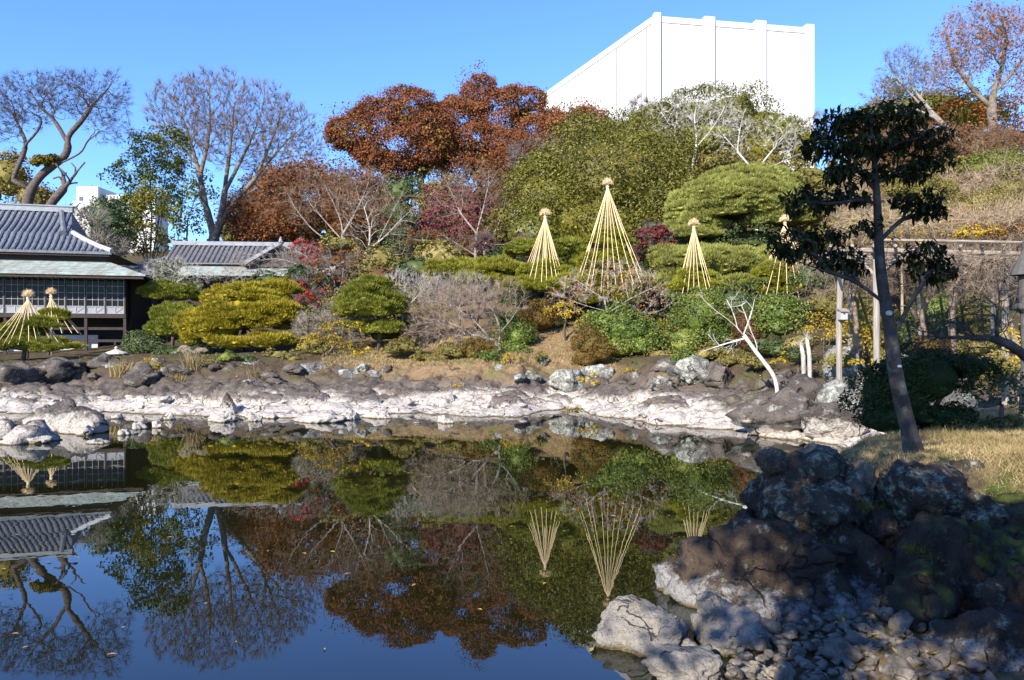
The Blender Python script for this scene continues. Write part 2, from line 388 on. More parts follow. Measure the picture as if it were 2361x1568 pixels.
M['plaster'] = flat('grey_plaster', (.5, .5, .5), .12, 2)
M['dark'] = flat('dark_shaded_wall', (.012, .011, .010), .2, 2)  # near-black that holds shade in the wall colour, indoors and out
def tilemat(name, a, b):
    t = MT(name); c = t.mix(t.rng(t.noise(3, 5, .7), .35, .65), a, b); return t.col(c, .42, .5)
M['tile'] = tilemat('blue_grey_tile', (.075, .082, .095), (.14, .15, .17))
M['tile2'] = tilemat('dark_grey_tile', (.07, .07, .072), (.14, .136, .135))
M['ridge'] = tilemat('ridge_tile', (.16, .17, .19), (.27, .28, .3))
M['wtile'] = tilemat('white_mortar_tile', (.26, .26, .27), (.42, .42, .42))
def copper():
    t = MT('copper_patina'); mp = t.n('ShaderNodeMapping'); t.L.new(t.pos(), mp.inputs[0]); mp.inputs['Scale'].default_value = (2.2, 1, 9)
    n = t.noise(1, 6, .65, mp.outputs[0]); c = t.mix(t.rng(n, .38, .6), (.19, .235, .215), (.33, .385, .345))
    mp2 = t.n('ShaderNodeMapping'); t.L.new(t.pos(), mp2.inputs[0]); mp2.inputs['Scale'].default_value = (1.3, .25, .25)
    c = t.mix(t.rng(t.noise(1, 5, .7, mp2.outputs[0]), .45, .6, 0, .85), c, (.20, .17, .145)); t.bump(n, .3, .02)
    return t.col(c, .55, .35)
M['copper'] = copper()
def whitewall():
    t = MT('white_concrete'); mp = t.n('ShaderNodeMapping'); t.L.new(t.pos(), mp.inputs[0]); mp.inputs['Scale'].default_value = (.5, .5, .04)
    n = t.noise(1, 6, .65, mp.outputs[0]); return t.col(t.mix(t.rng(n, .45, .75), (.50, .488, .475), (.43, .41, .385)), .85, .2)
M['white'] = whitewall()
M['joint'] = flat('joint', (.22, .215, .21), .1, 1)
M['wglass'] = MT('far_window').col((.08, .1, .12), .1, .5)
M['fallen'] = leafmat('fallen_leaf', [(.3, .12, .03), (.4, .3, .04), (.2, .08, .03), (.33, .2, .08)], .7, .2, .1)
M['drygrass'] = leafmat('dry_grass', [(.42, .31, .15), (.30, .2, .09), (.16, .15, .04), (.5, .38, .2)], .7, .15, .2)
M['plume'] = leafmat('pampas', [(.40, .34, .28), (.5, .42, .3), (.3, .22, .14)], .8, .1, .3)
M['stone'] = flat('lantern_stone', (.42, .38, .32), .3, 6, .9)
M['darkstone'] = flat('dark_stone', (.07, .065, .06), .4, 6, .9)

# ------------------------------------------------------------------ terrain
D0x = [-1300, -300, 0, 200, 400, 600, 800, 970, 1000, 1200, 1260, 1340, 1360, 1490, 1505, 1680, 1760, 1900, 1960, 2100, 2361, 3600]
D0v = [28, 32, 33.5, 34.5, 33, 31.2, 33, 34, 33, 32, 35, 35.5, 33, 30, 28.6, 27.4, 25.2, 23.6, 22.5, 20.5, 18.5, 15]
TD = [46, 52, 60, 70, 80, 95, 110, 150, 250, 900, 2500]
TX = [-1300, 0, 350, 700, 1000, 1300, 1600, 1900, 2150, 2361, 3600]
TZ = np.array([[1.8, 2, 2.3, 4, 7, 12, 14, 16, 18, 18, 18], [1.8, 2, 2.3, 4, 7, 13, 15, 17, 19, 19, 19], [2.2, 2.4, 2.6, 4, 7.5, 14, 16, 17, 19, 19, 19],
    [2.4, 3, 4, 5.5, 8, 14.5, 18.5, 19, 21, 21, 21], [2.6, 3.8, 5.5, 8, 11, 16, 20, 23, 25, 25, 25], [3.8, 4.8, 6, 9, 12, 17, 22, 27, 29, 29, 29],
    [3.4, 4.6, 7, 10, 14, 20, 25, 29, 31, 31, 31], [4, 6, 9, 13, 17, 22, 26, 31, 33, 33, 33], [5, 7.5, 11.5, 16, 20, 24, 27, 31, 33, 33, 33],
    [6, 9, 13.5, 19, 22, 25, 28, 31, 33, 33, 33], [7, 10, 14, 19, 22, 25, 28, 31, 33, 33, 33]], float)
def Hs(x, y):
    x = np.atleast_1d(np.asarray(x, float)); y = np.atleast_1d(np.asarray(y, float))
    dx = CX+x/np.maximum(y, 1)*F
    d0 = np.interp(dx, D0x, D0v)
    ix = np.clip(np.searchsorted(TX, dx)-1, 0, len(TX)-2); tx = np.array(TX, float)
    fx = np.clip((dx-tx[ix])/(tx[ix+1]-tx[ix]), 0, 1)
    td = np.array(TD, float); yy = np.clip(y, 46, 2499)
    iy = np.clip(np.searchsorted(td, yy)-1, 0, len(td)-2); fy = np.clip((yy-td[iy])/(td[iy+1]-td[iy]), 0, 1)
    z = (TZ[ix, iy]*(1-fx)+TZ[ix+1, iy]*fx)*(1-fy)+(TZ[ix, iy+1]*(1-fx)+TZ[ix+1, iy+1]*fx)*fy
    sc = (46-d0)/13.; sc = np.clip(sc, .8, 1)
    t = y-d0; z46 = TZ[ix, 0]*(1-fx)+TZ[ix+1, 0]*fx
    a, b, c = 4.6*sc, 7.2*sc, 8.6*sc
    zn = np.where(t < 0, t*.25, np.where(t < a, .02+.55*t/a, np.where(t < b, .57+.4*(t-a)/(b-a), np.where(t < c, .97+.75*(t-b)/(c-b),
         1.72+(z46-1.72)*np.clip((t-c)/np.maximum(46-d0-c, .5), 0, 1)))))
    zn = np.maximum(zn, -1.6)
    return np.where(y < 46, zn, z)
def H(x, y): return float(Hs(x, y)[0])
def Hd(x, y):
    h = Hs(x, y)
    rock = sstep(-1.2, .1, h)*(1-sstep(1.5, 2.3, h))
    wx = x+.35*fbm(np.stack((x*.6, y*.6, x*0), -1), 2); wy = y+.35*fbm(np.stack((x*.6, y*.6, x*0+5), -1), 2)
    f1, f2, idv = worley2(wx*.55, wy*.8)
    g1, g2, idg = worley2(wx*1.7+9, wy*2.2)
    n = fbm(np.stack((x*.35, y*.5, x*0+2), -1), 4)
    d = .26*(idv-.5)+.14*(1-f1**2*1.5)-.24*np.exp(-((f2-f1)/.06)**2)+.14*(idg-.5)-.10*np.exp(-((g2-g1)/.08)**2)+.16*n+.06*fbm(np.stack((x*3, y*3, x*0), -1), 3)
    low = sstep(.1, .5, h)
    soft = .12*n+.04*fbm(np.stack((x*2, y*2, x*0), -1), 3)
    return h+rock*d*(.55+.55*low)+(1-rock)*soft*sstep(0, 1, h)
def build_ground():
    xs = np.concatenate((np.linspace(-1300, -160, 40), np.arange(-150, 2500, 6.4), np.linspace(2520, 3600, 40)))
    ys = np.concatenate((np.arange(15, 47, .15), np.geomspace(47.2, 2400, 90)))
    X, Y = np.meshgrid(xs, ys); Yf = Y.ravel(); Xf = (X.ravel()-CX)/F*Yf
    Z = Hd(Xf, Yf); nx, ny = len(xs), len(ys)
    i = np.arange(ny-1)[:, None]*nx+np.arange(nx-1)[None]
    b = Buf(); b.add(np.stack((Xf, Yf, Z), -1), quads=np.stack((i, i+1, i+nx+1, i+nx), -1).reshape(-1, 4))
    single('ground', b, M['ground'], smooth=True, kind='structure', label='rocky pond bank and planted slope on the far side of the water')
build_ground()
NE_Y = [-40, 2.2, 2.6, 5.5, 6.6, 7.6, 8.3, 9.0, 9.8, 10.6, 11.6, 13, 15, 17.5, 20, 24]
NE_X = [-99, -99, 5.6, 5.6, 6.4, 6.3, 6.0, 5.0, 4.05, 4.15, 4.5, 5.6, 7.3, 9.4, 12.5, 18]
def Hn(x, y):
    x = np.atleast_1d(np.asarray(x, float)); y = np.atleast_1d(np.asarray(y, float))
    e = np.interp(y, NE_Y, NE_X); s = x-e
    m = sstep(-.35, .45, s)*(1.42+.12*sstep(0, 3, s)+.12*fbm(np.stack((x*.5, y*.5, x*0), -1), 3)+.03*fbm(np.stack((x*4, y*4, x*0), -1), 2))
    m = np.where(y < 4.2, np.maximum(m, 1.3*(1-sstep(2.2, 2.8, y))), m)
    beach = .16*sstep(1.8, 3.0, x-.25*(y-7))*(1-sstep(8.2, 8.7, y))*sstep(5.2, 6.0, y)
    bed = -.9+.55*sstep(-2.6, -.4, s)
    return np.maximum(m-.9*(1-sstep(0, .4, m)), np.where(beach > .01, beach, bed))
def build_near():
    xs = np.concatenate((np.arange(-30, -2, 1.), np.arange(-2, 14, .15), np.arange(14, 40, 1.))); ys = np.concatenate((np.arange(-40, 3, 1.), np.arange(3, 18, .15), np.arange(18, 25, .5)))
    X, Y = np.meshgrid(xs, ys); Z = Hn(X.ravel(), Y.ravel()); nx, ny = len(xs), len(ys)
    i = np.arange(ny-1)[:, None]*nx+np.arange(nx-1)[None]
    b = Buf(); b.add(np.stack((X.ravel(), Y.ravel(), Z), -1), quads=np.stack((i, i+1, i+nx+1, i+nx), -1).reshape(-1, 4))
    single('near_bank', b, M['near'], smooth=True, kind='structure', label='grassy earth mound of the near bank on the right')
build_near()
b = Buf(); b.add([(-90, -6, 0), (90, -6, 0), (90, 60, 0), (-90, 60, 0)], quads=[(0, 1, 2, 3)])
single('water', b, M['water'], kind='structure', label='still dark pond mirroring the trees and the sky')

# ------------------------------------------------------------------ rocks
def rock_buf(c, r, seed, sub=4, planes=9, amp=1., rz=0., flatb=None):
    g = np.random.default_rng(seed); U, T = ico(sub)
    rad = np.ones(len(U))*1.12
    for _ in range(planes):
        n = g.normal(size=3); n /= np.linalg.norm(n); d = g.uniform(.62, .98); dt = U@n
        rad = np.minimum(rad, np.where(dt > .05, d/np.maximum(dt, .05), 9))
    off = g.uniform(0, 50, 3)
    rad = rad*(1+amp*(.16*fbm(U*1.3+off, 3)+.06*fbm(U*4+off, 3)))
    if sub > 3: rad = rad*(1+amp*(.035*fbm(U*9+off, 3)-.09*np.clip(np.abs(fbm(U*2.6+off+9, 3))*-1+.09, 0, 1)/.09*.6-.05*np.clip(fbm(U*7+off+9, 2)-.3, 0, 1)))
    V = U*rad[:, None]*np.asarray(r, float); ca, sa = math.cos(rz), math.sin(rz)
    V = np.stack((V[:, 0]*ca-V[:, 1]*sa, V[:, 0]*sa+V[:, 1]*ca, V[:, 2]), -1)+np.asarray(c, float)
    b = Buf(); b.add(V, tris=T); return b
def rock(dx0, dx1, dy0, dy1, D, mat, label, seed, sub=4, depth=None, group=None, cat='rock', name='boulder', rz=None, planes=9, amp=1., grow=1.08, sink=0.):
    c = P((dx0+dx1)/2, (dy0+dy1)/2, D); rx = (dx1-dx0)/2/F*D*grow; rzz = (dy1-dy0)/2/F*D*grow
    ry = depth or (rx*.8+rzz*.3)
    c = c+np.array((0, 0, -sink))
    b = rock_buf(c, (rx, ry, rzz+sink), seed, sub, planes, amp, 0 if rz is None else rz)
    return single(name, b, M[mat], (c[0], c[1], c[2]-rzz), smooth=True, label=label, cat=cat, group=group)

NEAR = [
 (2185, 2275, 1075, 1185, 9.45, 'rock_lichen', 'grey rock on the mound face right of the green lichen boulder', 61, .45),
 (2262, 2370, 1120, 1225, 9.1, 'rock_near', 'brown rock on the mound face near the right edge', 62, .5),
 (2120, 2205, 1185, 1275, 8.9, 'rock_near', 'squat dark stone under the right side of the green lichen boulder', 63, .4),
 (2300, 2420, 1075, 1150, 9.8, 'rock_moss', 'mossy stone highest on the mound face at the right edge', 64, .5),
 (1985, 2050, 1290, 1420, 8.75, 'rock_near', 'narrow upright dark stone between wedge and mossy boulder', 65, .35),
 (2225, 2330, 1330, 1470, 7.9, 'rock_near', 'brown stone at the foot of the mossy boulder', 66, .4),
 (1695, 1760, 1190, 1262, 9.6, 'rock_near', 'dark shoulder stone left under the overhanging stone', 67, .35),  # foreground rock pile on the right
 (1738, 1945, 1040, 1225, 9.55, 'rock_lichen', 'knobbly boulder flecked with pale lichen at the top left of the near pile', 11, .75),
 (1745, 1800, 1034, 1090, 9.5, 'rock_lichen', 'small pointed white-lichened knob on the top corner of the near rock pile', 36, .3),
 (1933, 2018, 1072, 1205, 9.45, 'rock_white', 'upright oval grey stone wedged below the mound edge', 12, .4),
 (2028, 2200, 1052, 1246, 9.25, 'rock_lichen', 'broad boulder with pale green lichen just below the leaning tree', 113, .65),
 (1755, 1960, 1190, 1300, 9.35, 'rock_near', 'dark overhanging stone under the knobbly lichen boulder', 14, .7),
 (1615, 1955, 1215, 1448, 8.9, 'rock_near', 'largest smooth dark boulder with a whitish band at the water', 15, .95),
 (1502, 1650, 1280, 1402, 9.75, 'rock_near', 'squarish grey block jutting into the pond', 16, .6),
 (1635, 1712, 1238, 1345, 9.5, 'rock_near', 'lump of grey stone between the jutting block and the largest boulder', 17, .4),
 (1905, 2070, 1195, 1440, 8.85, 'rock_near', 'leaning wedge of brown rock right of the largest dark boulder', 18, .6),
 (1990, 2060, 1175, 1262, 9.0, 'rock_near', 'rounded brown stone between wedge and green lichen boulder', 19, .3),
 (2048, 2125, 1225, 1330, 8.9, 'rock_near', 'small filler stone in the dark gap of the near pile', 20, .3),
 (2040, 2262, 1235, 1498, 8.3, 'rock_moss', 'big dark boulder topped with bright green moss', 21, .75),
 (2215, 2400, 1240, 1452, 8.1, 'rock_moss', 'dark brown boulder at the right edge above the last rocks', 22, .8),
 (2195, 2420, 1425, 1620, 7.3, 'rock_near', 'low dark boulder in the bottom right corner', 23, .7),
 (2185, 2300, 1112, 1262, 9.0, 'rock_lichen', 'grey lichened rock below the sunny grass at right', 24, .6),
 (2270, 2420, 1160, 1290, 8.7, 'rock_moss', 'mossy rock at right edge under the grass', 25, .7),
 (1402, 1602, 1402, 1520, 7.9, 'rock_white', 'pitted white rock nearest the open water at bottom', 26, .4),
 (1612, 1785, 1415, 1535, 7.75, 'rock_white', 'long white pitted rock behind the cobbles', 27, .45),
 (1598, 1672, 1366, 1450, 8.0, 'rock_white', 'sunlit white peak of stone in front of the largest boulder', 28, .25),
 (1490, 1665, 1490, 1600, 7.0, 'rock_white', 'pitted bluish white rock cut by the bottom edge', 29, .35),
 (1695, 1800, 1528, 1620, 7.0, 'rock_white', 'round pale rock at the bottom edge beside the cobbles', 30, .35),
 (1560, 1608, 1470, 1505, 7.6, 'rock_white', 'small grey stone tucked between the white rocks', 31, .14),
 (1850, 1935, 1030, 1080, 12.5, 'rock_white', 'flat sunlit white slab behind the near rock pile', 32, .5),
 (1376, 1437, 1292, 1320, 11.2, 'rock_near', 'flat dark rock awash under the tallest rope cone reflection', 33, .22),
 (1586, 1628, 1262, 1284, 11.7, 'rock_near', 'dark rock awash under the narrow rope cone reflection', 34, .18),
 (1616, 1664, 1232, 1258, 12.0, 'rock_near', 'dark rock awash closest to the near rock pile', 35, .2),
 (1388, 1412, 1415, 1430, 8.6, 'rock_near', 'tiny brown stone poking out of the water left of the white rocks', 37, .1),
]
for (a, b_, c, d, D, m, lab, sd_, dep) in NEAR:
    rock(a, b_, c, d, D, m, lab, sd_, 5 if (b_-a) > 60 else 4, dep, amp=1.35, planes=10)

# cobbles on the little beach
cob_meshes = []
for i in range(9):
    bb = rock_buf((0, 0, 0), (1, .8, .62), 200+i, 3, 14, 1.); me = bb.mesh('cobble', smooth=True); me.materials.append(M['cobble']); cob_meshes.append(me)
rc = random.Random(4); placed = []
tries = 0
while len(placed) < 240 and tries < 9000:
    tries += 1
    dx, dy = rc.uniform(1690, 2300), rc.uniform(1405, 1590)
    if dy < 1420+max(0, (1800-dx))*.45: continue
    z = .17; y = F*(EYE-z)/(dy-CY); x = (dx-CX)/F*y
    r = rc.choice((.045, .055, .07, .085, .11, .15))*rc.uniform(.85, 1.15)
    if any((x-q[0])**2+(y-q[1])**2 < (.78*(r+q[2]))**2 for q in placed): continue
    placed.append((x, y, r))
    o = bpy.data.objects.new('cobble', rc.choice(cob_meshes)); C.objects.link(o)
    o.location = (x, y, z+r*rc.uniform(.1, .6)); o.scale = (r*rc.uniform(.9, 1.2), r*rc.uniform(.85, 1.1), r*rc.uniform(.8, 1.1)); o.rotation_euler = (rc.uniform(-.5, .5), rc.uniform(-.5, .5), rc.uniform(0, 6.3))
    big = r > .14
    props(o, 'larger pale cobble lying on the small stone beach' if big else 'pale grey cobble on the small stone beach at bottom right', 'stone', 'large cobbles of the stone beach' if big else 'cobbles of the stone beach')

bigs = sorted((o for o in C.objects if o.get('group') == 'large cobbles of the stone beach'), key=lambda o: o.location.x/o.location.y)
for i, o in enumerate(bigs): o['label'] = 'larger pale cobble on the small stone beach, %s from the left' % ['first', 'second', 'third', 'fourth', 'fifth', 'sixth', 'seventh', 'eighth', 'ninth', 'tenth'][min(i, 9)]
FAR = [  # rocks on the far bank and in the shallows
 (0, 130, 975, 1038, 24, 'rock_far', 'white-footed boulder mass at the left edge, nearest of the left rocks', 41),
 (-30, 40, 950, 1000, 25, 'rock_far', 'dark rock on the left frame edge above the white rocks', 42),
 (130, 240, 955, 1000, 26.5, 'rock_far', 'shadow-sided white rock at the tip of the left spit', 43),
 (60, 200, 925, 985, 27.5, 'rock_far', 'flat grey-topped rock behind the left spit', 44),
 (265, 312, 985, 1003, 25.8, 'rock_wcrust', 'low white stone awash right of the left spit', 45),
 (300, 345, 975, 990, 27.5, 'rock_wcrust', 'longer white stone awash in the left channel', 46),
 (352, 378, 972, 985, 28, 'rock_wcrust', 'pointed white stone awash beside the longer one', 47),
 (372, 404, 953, 970, 31, 'rock_wcrust', 'round white stone with dark right side at the channel mouth', 48),
 (258, 290, 950, 962, 31.5, 'rock_wcrust', 'small round white stone in the channel under the house reflection', 49),
 (510, 545, 915, 960, 33, 'rock_far', 'steep grey stone with a black cleft left of centre', 50),
 (478, 545, 950, 975, 30.3, 'rock_wcrust', 'broad white boulder at the waterline below the golden pine', 51),
 (570, 608, 950, 972, 30.4, 'rock_wcrust', 'round white boulder with a split at the waterline', 52),
 (660, 785, 948, 972, 30.3, 'rock_wcrust', 'long white slab at the waterline left of centre', 53),
 (780, 835, 948, 968, 31, 'rock_wcrust', 'small white stone right of the long slab', 54),
 (840, 905, 940, 962, 31.7, 'rock_wcrust', 'low white rock in the shallows near centre', 55),
 (935, 982, 974, 982, 29.5, 'rock_wcrust', 'flat white sliver lying in open water near centre', 56),
 (1005, 1058, 960, 982, 29.8, 'rock_wcrust', 'small white mound of stone in front of the central shelf', 57),
 (1058, 1090, 970, 984, 29.2, 'rock_wcrust', 'tiny white stone beside the small mound in front of the shelf', 58),
 (1720, 1890, 910, 985, 25.5, 'rock_far', 'big flat brown boulder on the right of the far shore', 59),
 (1785, 1905, 860, 935, 27, 'rock_far', 'dark craggy boulder behind the flat brown one', 60),
 (1880, 1985, 880, 935, 26, 'rock_pale', 'lichened boulder below the bird box post', 61),
 (1860, 1975, 925, 990, 24, 'rock_far', 'brown ledge rock right of the flat boulder', 62),
 (1545, 1640, 825, 880, 36, 'rock_pale', 'grey craggy rock under the tall camellia', 63),
 (1620, 1690, 830, 885, 35, 'rock_far', 'sloping grey slab right of the craggy rock', 64),
 (1265, 1350, 850, 893, 40, 'rock_pale', 'pale flat rock split by a black crack below the brown bush', 65),
 (1340, 1420, 845, 885, 40.5, 'rock_pale', 'shaded rock under the green camellia by the split rock', 66),
 (680, 775, 840, 880, 41.5, 'rock_pale', 'white-lichened block at the left end of the stone wall', 67),
 (775, 850, 850, 885, 41.3, 'rock_pale', 'square grey block in the middle of the stone wall', 68),
 (850, 885, 852, 886, 41, 'rock_pale', 'narrow grey block at the right of the stone wall', 69),
 (1090, 1125, 843, 872, 41.5, 'rock_pale', 'bright white block below the clipped green bush', 70),
 (1125, 1180, 838, 872, 41.2, 'rock_pale', 'pale block beside the bright white one', 71),
 (1185, 1245, 850, 880, 41, 'rock_pale', 'grey block at the foot of the grassy path', 72),
 (610, 650, 850, 885, 41, 'rock_far', 'dark round boulder in the shade of the golden pine', 73),
 (580, 615, 832, 866, 42.5, 'rock_far', 'bluish dark boulder left of the shaded round one', 74),
 (500, 560, 840, 885, 41, 'rock_far', 'grey rock with a cleft beside the pampas grass', 75),
 (545, 580, 835, 870, 42, 'rock_pale', 'upright pale rock under the golden pine', 76),
 (0, 95, 835, 890, 40, 'rock_far', 'dark rock shelf under the left roped pine', 77),
 (90, 200, 825, 880, 42, 'rock_far', 'black shadowed rock in front of the house stilts', 78),
 (200, 285, 812, 860, 43.5, 'rock_far', 'dark rounded rock at the foot of the house', 79),
 (280, 370, 845, 880, 40, 'rock_far', 'flat grey rock behind the dry grass tuft', 80),
 (370, 460, 835, 885, 41, 'rock_far', 'long grey ledge below the pampas plumes', 81),
 (2070, 2110, 820, 865, 27, 'rock_wcrust', 'pale round boulder behind the leaning tree trunk', 82),
 (1900, 2000, 800, 850, 30, 'rock_pale', 'mottled rock left of the second pergola post', 83),
 (2310, 2400, 945, 1000, 16.5, 'rock_pale', 'brownish rock at the right edge behind the sunny grass', 84),
 (2180, 2250, 880, 940, 19, 'rock_pale', 'rock half hidden behind the dark clipped shrub', 85),
]
for (a, b_, c, d, D, m, lab, sd_) in FAR:
    zb = EYE-(d-CY)/F*D; ws = m == 'rock_wcrust'
    g = H((((a+b_)/2)-CX)/F*D, D); sink = min(.5, max(.05, (zb-g)*.5+.08)) if d > 900 else min(1., max(.1, (zb-g)*.6+.1))
    rock(a, b_, c, d, D, m, lab, sd_, 5 if ws and b_-a > 50 else 4, None, planes=14, sink=sink, amp=1.7 if ws else 1.3)
rr = random.Random(12)
far_meshes = {}
for m in ('rock_far', 'rock_pale', 'rock_wcrust'):
    far_meshes[m] = []
    for i in range(7):
        me = rock_buf((0, 0, 0), (1, .85, .75), 400+i, 4, 14, 1.5).mesh('boulder', smooth=True); me.materials.append(M[m]); far_meshes[m].append(me)
WORD = ['first', 'second', 'third', 'fourth', 'fifth', 'sixth', 'seventh', 'eighth', 'ninth', 'tenth', 'eleventh', 'twelfth', 'thirteenth', 'fourteenth', 'fifteenth', 'sixteenth']
MARKS = [(180, 'the villa stilts'), (340, 'the villa corner'), (480, 'the pampas grass'), (680, 'the golden pine'), (800, 'the yellow-leaved shrub'), (930, 'the bandaged centre pine'), (1180, 'the wide leafless shrub'), (1330, 'the grassy path'), (1530, 'the overhanging camellia'), (1690, 'the tall camellia'), (9999, 'the slanting dead trunk')]
def row_labels(objs, fmt):
    seen = {}
    for o in sorted(objs, key=lambda o: o.location.x/o.location.y):
        dx = CX+o.location.x/o.location.y*F; m = next(t for q, t in MARKS if dx < q); i = seen.get(m, 0); seen[m] = i+1
        o['label'] = fmt % (WORD[min(i, 15)], m)
def scatter_rock(x, y, r, m, label, group, lift=.15):
    o = bpy.data.objects.new('boulder', rr.choice(far_meshes[m])); C.objects.link(o)
    o.location = (x, y, H(x, y)+r*lift); o.scale = (r*rr.uniform(.9, 1.5), r*rr.uniform(.8, 1.1), r*rr.uniform(.6, 1.)); o.rotation_euler = (rr.uniform(-.2, .2), rr.uniform(-.2, .2), rr.uniform(0, 6.3))
    props(o, label, 'rock', group); return o
row = []
for i in range(34):      # the wall of dark rocks at the foot of the planted slope
    dx = rr.uniform(-20, 1900); d0 = np.interp(dx, D0x, D0v); y = d0+rr.uniform(6.5, 9.2)*min(1, max(.8, (46-d0)/13)); x = (dx-CX)/F*y
    row.append(scatter_rock(x, y, rr.uniform(.25, .6), rr.choice(('rock_far', 'rock_far', 'rock_pale')), 'weathered grey rock in the row along the foot of the planted slope', 'rocks along the foot of the slope'))
row_labels(row, 'weathered grey rock, %s from the left in the row below %s')
row = []
for i in range(46):      # white stones on the exposed shelf
    dx = rr.uniform(-20, 1900); d0 = np.interp(dx, D0x, D0v); y = d0+rr.uniform(-.3, 3.2); x = (dx-CX)/F*y
    row.append(scatter_rock(x, y, rr.uniform(.1, .36), 'rock_wcrust' if rr.random() < .7 else 'rock_far', 'pale crusted stone lying on the white shelf by the far waterline', 'stones on the white shelf', .05))
row_labels(row, 'pale crusted waterline stone, %s from the left in front of %s')
row = []
for i in range(14):      # left spit
    dx = rr.uniform(-30, 250); y = rr.uniform(23.5, 29); x = (dx-CX)/F*y
    o_r = rr.uniform(.2, .42); row.append(scatter_rock(x, y, o_r, 'rock_far', 'grey rock with a white foot on the spit at the left edge', 'rocks of the left spit', 0))
    row[-1].location.z = rr.uniform(-.05, .1)
for i, o in enumerate(sorted(row, key=lambda o: o.location.x/o.location.y)): o['label'] = 'white-footed grey rock, %s from the left on the left spit' % (WORD+['seventeenth', 'eighteenth', 'nineteenth', 'twentieth', 'last but one', 'last'])[i]

# ------------------------------------------------------------------ plant builders
def lobe(dx, dy, rdx, rdy, D, dep=.85):
    c = P(dx, dy, D); rx = rdx/F*D; return (*c, rx, rx*dep, rdy/F*D)
def surf(lobes, n, up_only=-.35, back=.65):
    lobes = np.array(lobes); A = lobes[:, 3]*lobes[:, 5]; k = rng.choice(len(lobes), size=n*2, p=A/A.sum())
    u = sphere(n*2); L = lobes[k]
    p = L[:, :3]+u*L[:, 3:6]; nr = unit(u/L[:, 3:6])
    keep = (u[:, 2] > up_only) & (u[:, 1] < back)
    for i in range(len(lobes)):
        q = (p-lobes[i, :3])/lobes[i, 3:6]; keep &= (k == i) | ((q**2).sum(1) > .8)
    p, nr, u = p[keep], nr[keep], u[keep]
    return p[:n], nr[:n]
def core(b, lobes, s=.74, sub=3):
    U, T = ico(sub)
    for L in lobes:
        r = s*(1+.12*fbm(U*2+L[0], 2)); b.add(np.array(L[:3])+U*r[:, None]*np.array(L[3:6]), tris=T)
def crown(b, lobes, leaf, ncl, rcl, m, asp=.55, upb=.3, flatz=.8, jit=.7, up_only=-.35, back=.65):
    p, nr = surf(lobes, ncl, up_only, back); n = len(p)
    p = p+nr*rcl*(-.4+1.25*fbm(p/(2.4*rcl), 2))[:, None]
    rc_ = rcl*rng.uniform(.65, 1.35, n)
    d = unit(sphere(n*m).reshape(n, m, 3)+nr[:, None]*.55+np.array((0, 0, .25)))
    q = p[:, None]+d*rc_[:, None, None]*rng.uniform(.55, 1.05, (n, m, 1))*np.array((1, 1, flatz))
    nn = d*.75+sphere(n*m).reshape(n, m, 3)*jit+np.array((0, 0, upb))
    leaves(b, q.reshape(-1, 3), nn.reshape(-1, 3), leaf, asp)
def pinecrown(b, lobes, nsub, rs, m, L=.2, w=.035):
    p, nr = surf(lobes, nsub, -.45, .6); n = len(p); p = p-nr*rs*rng.uniform(.0, .9, (n, 1))
    r_ = rs*rng.uniform(.6, 1.3, n)
    u = sphere(n*m).reshape(n, m, 3); u[..., 2] = np.abs(u[..., 2])*1.1-.25; u = unit(u+nr[:, None]*.25)
    q = p[:, None]+u*r_[:, None, None]*np.array((1.15, 1.15, .5))*rng.uniform(.75, 1., (n, m, 1))
    d = u*np.array((1, 1, .7))+np.array((0, 0, .75))+sphere(n*m).reshape(n, m, 3)*.45
    needles(b, q.reshape(-1, 3), d.reshape(-1, 3), L, w)
    U, T = ico(1)
    for c, s_ in zip(p, r_):
        b.add(c+U*np.array((1.0, 1.0, .32))*s_*.8-np.array((0, 0, .08*s_)), tris=T)

def shrub(name, label, cat, lobes, mat, leaf=.13, dens=1., rcl=None, group=None, bark='bark_dark', trunk=True, cores=True, m=26, asp=.55, **kw):
    lb = np.array(lobes); cx, cy = lb[0][0], lb[0][1]; base = np.array((cx, cy, H(cx, cy))) if cy > 17 else np.array((cx, cy, float(Hn(cx, cy)[0])))
    r = thing(name, label, cat, base, group)
    area = sum(2*PI*(((a[3]*a[5])**1.6+(a[3]*a[4])**1.6+(a[4]*a[5])**1.6)/3)**(1/1.6) for a in lobes)
    rcl = rcl or max(.18, .22*np.mean(lb[:, 3]))
    n = int(dens*area*2.6/(leaf*leaf*asp)/m)
    b = Buf(); crown(b, lobes, leaf, max(6, n), rcl, m, asp, **kw)
    if cores: core(b, lobes)
    part(r, 'foliage', b, M[mat], kind='stuff')
    if trunk:
        b = Buf()
        for a in lobes:
            top = np.array(a[:3])-np.array((0, 0, a[5]*.3)); st = base+np.array((0, 0, -.2))
            if top[2] < st[2]+.2: top[2] = st[2]+.2
            mid = (st+top)/2+rng.normal(0, .1, 3)*np.linalg.norm(top-st)*.4
            tube(b, [st, mid, top], [.05+.02*a[3], .045+.015*a[3], .03], 6)
        part(r, 'trunk', b, M[bark], smooth=True)
    return r
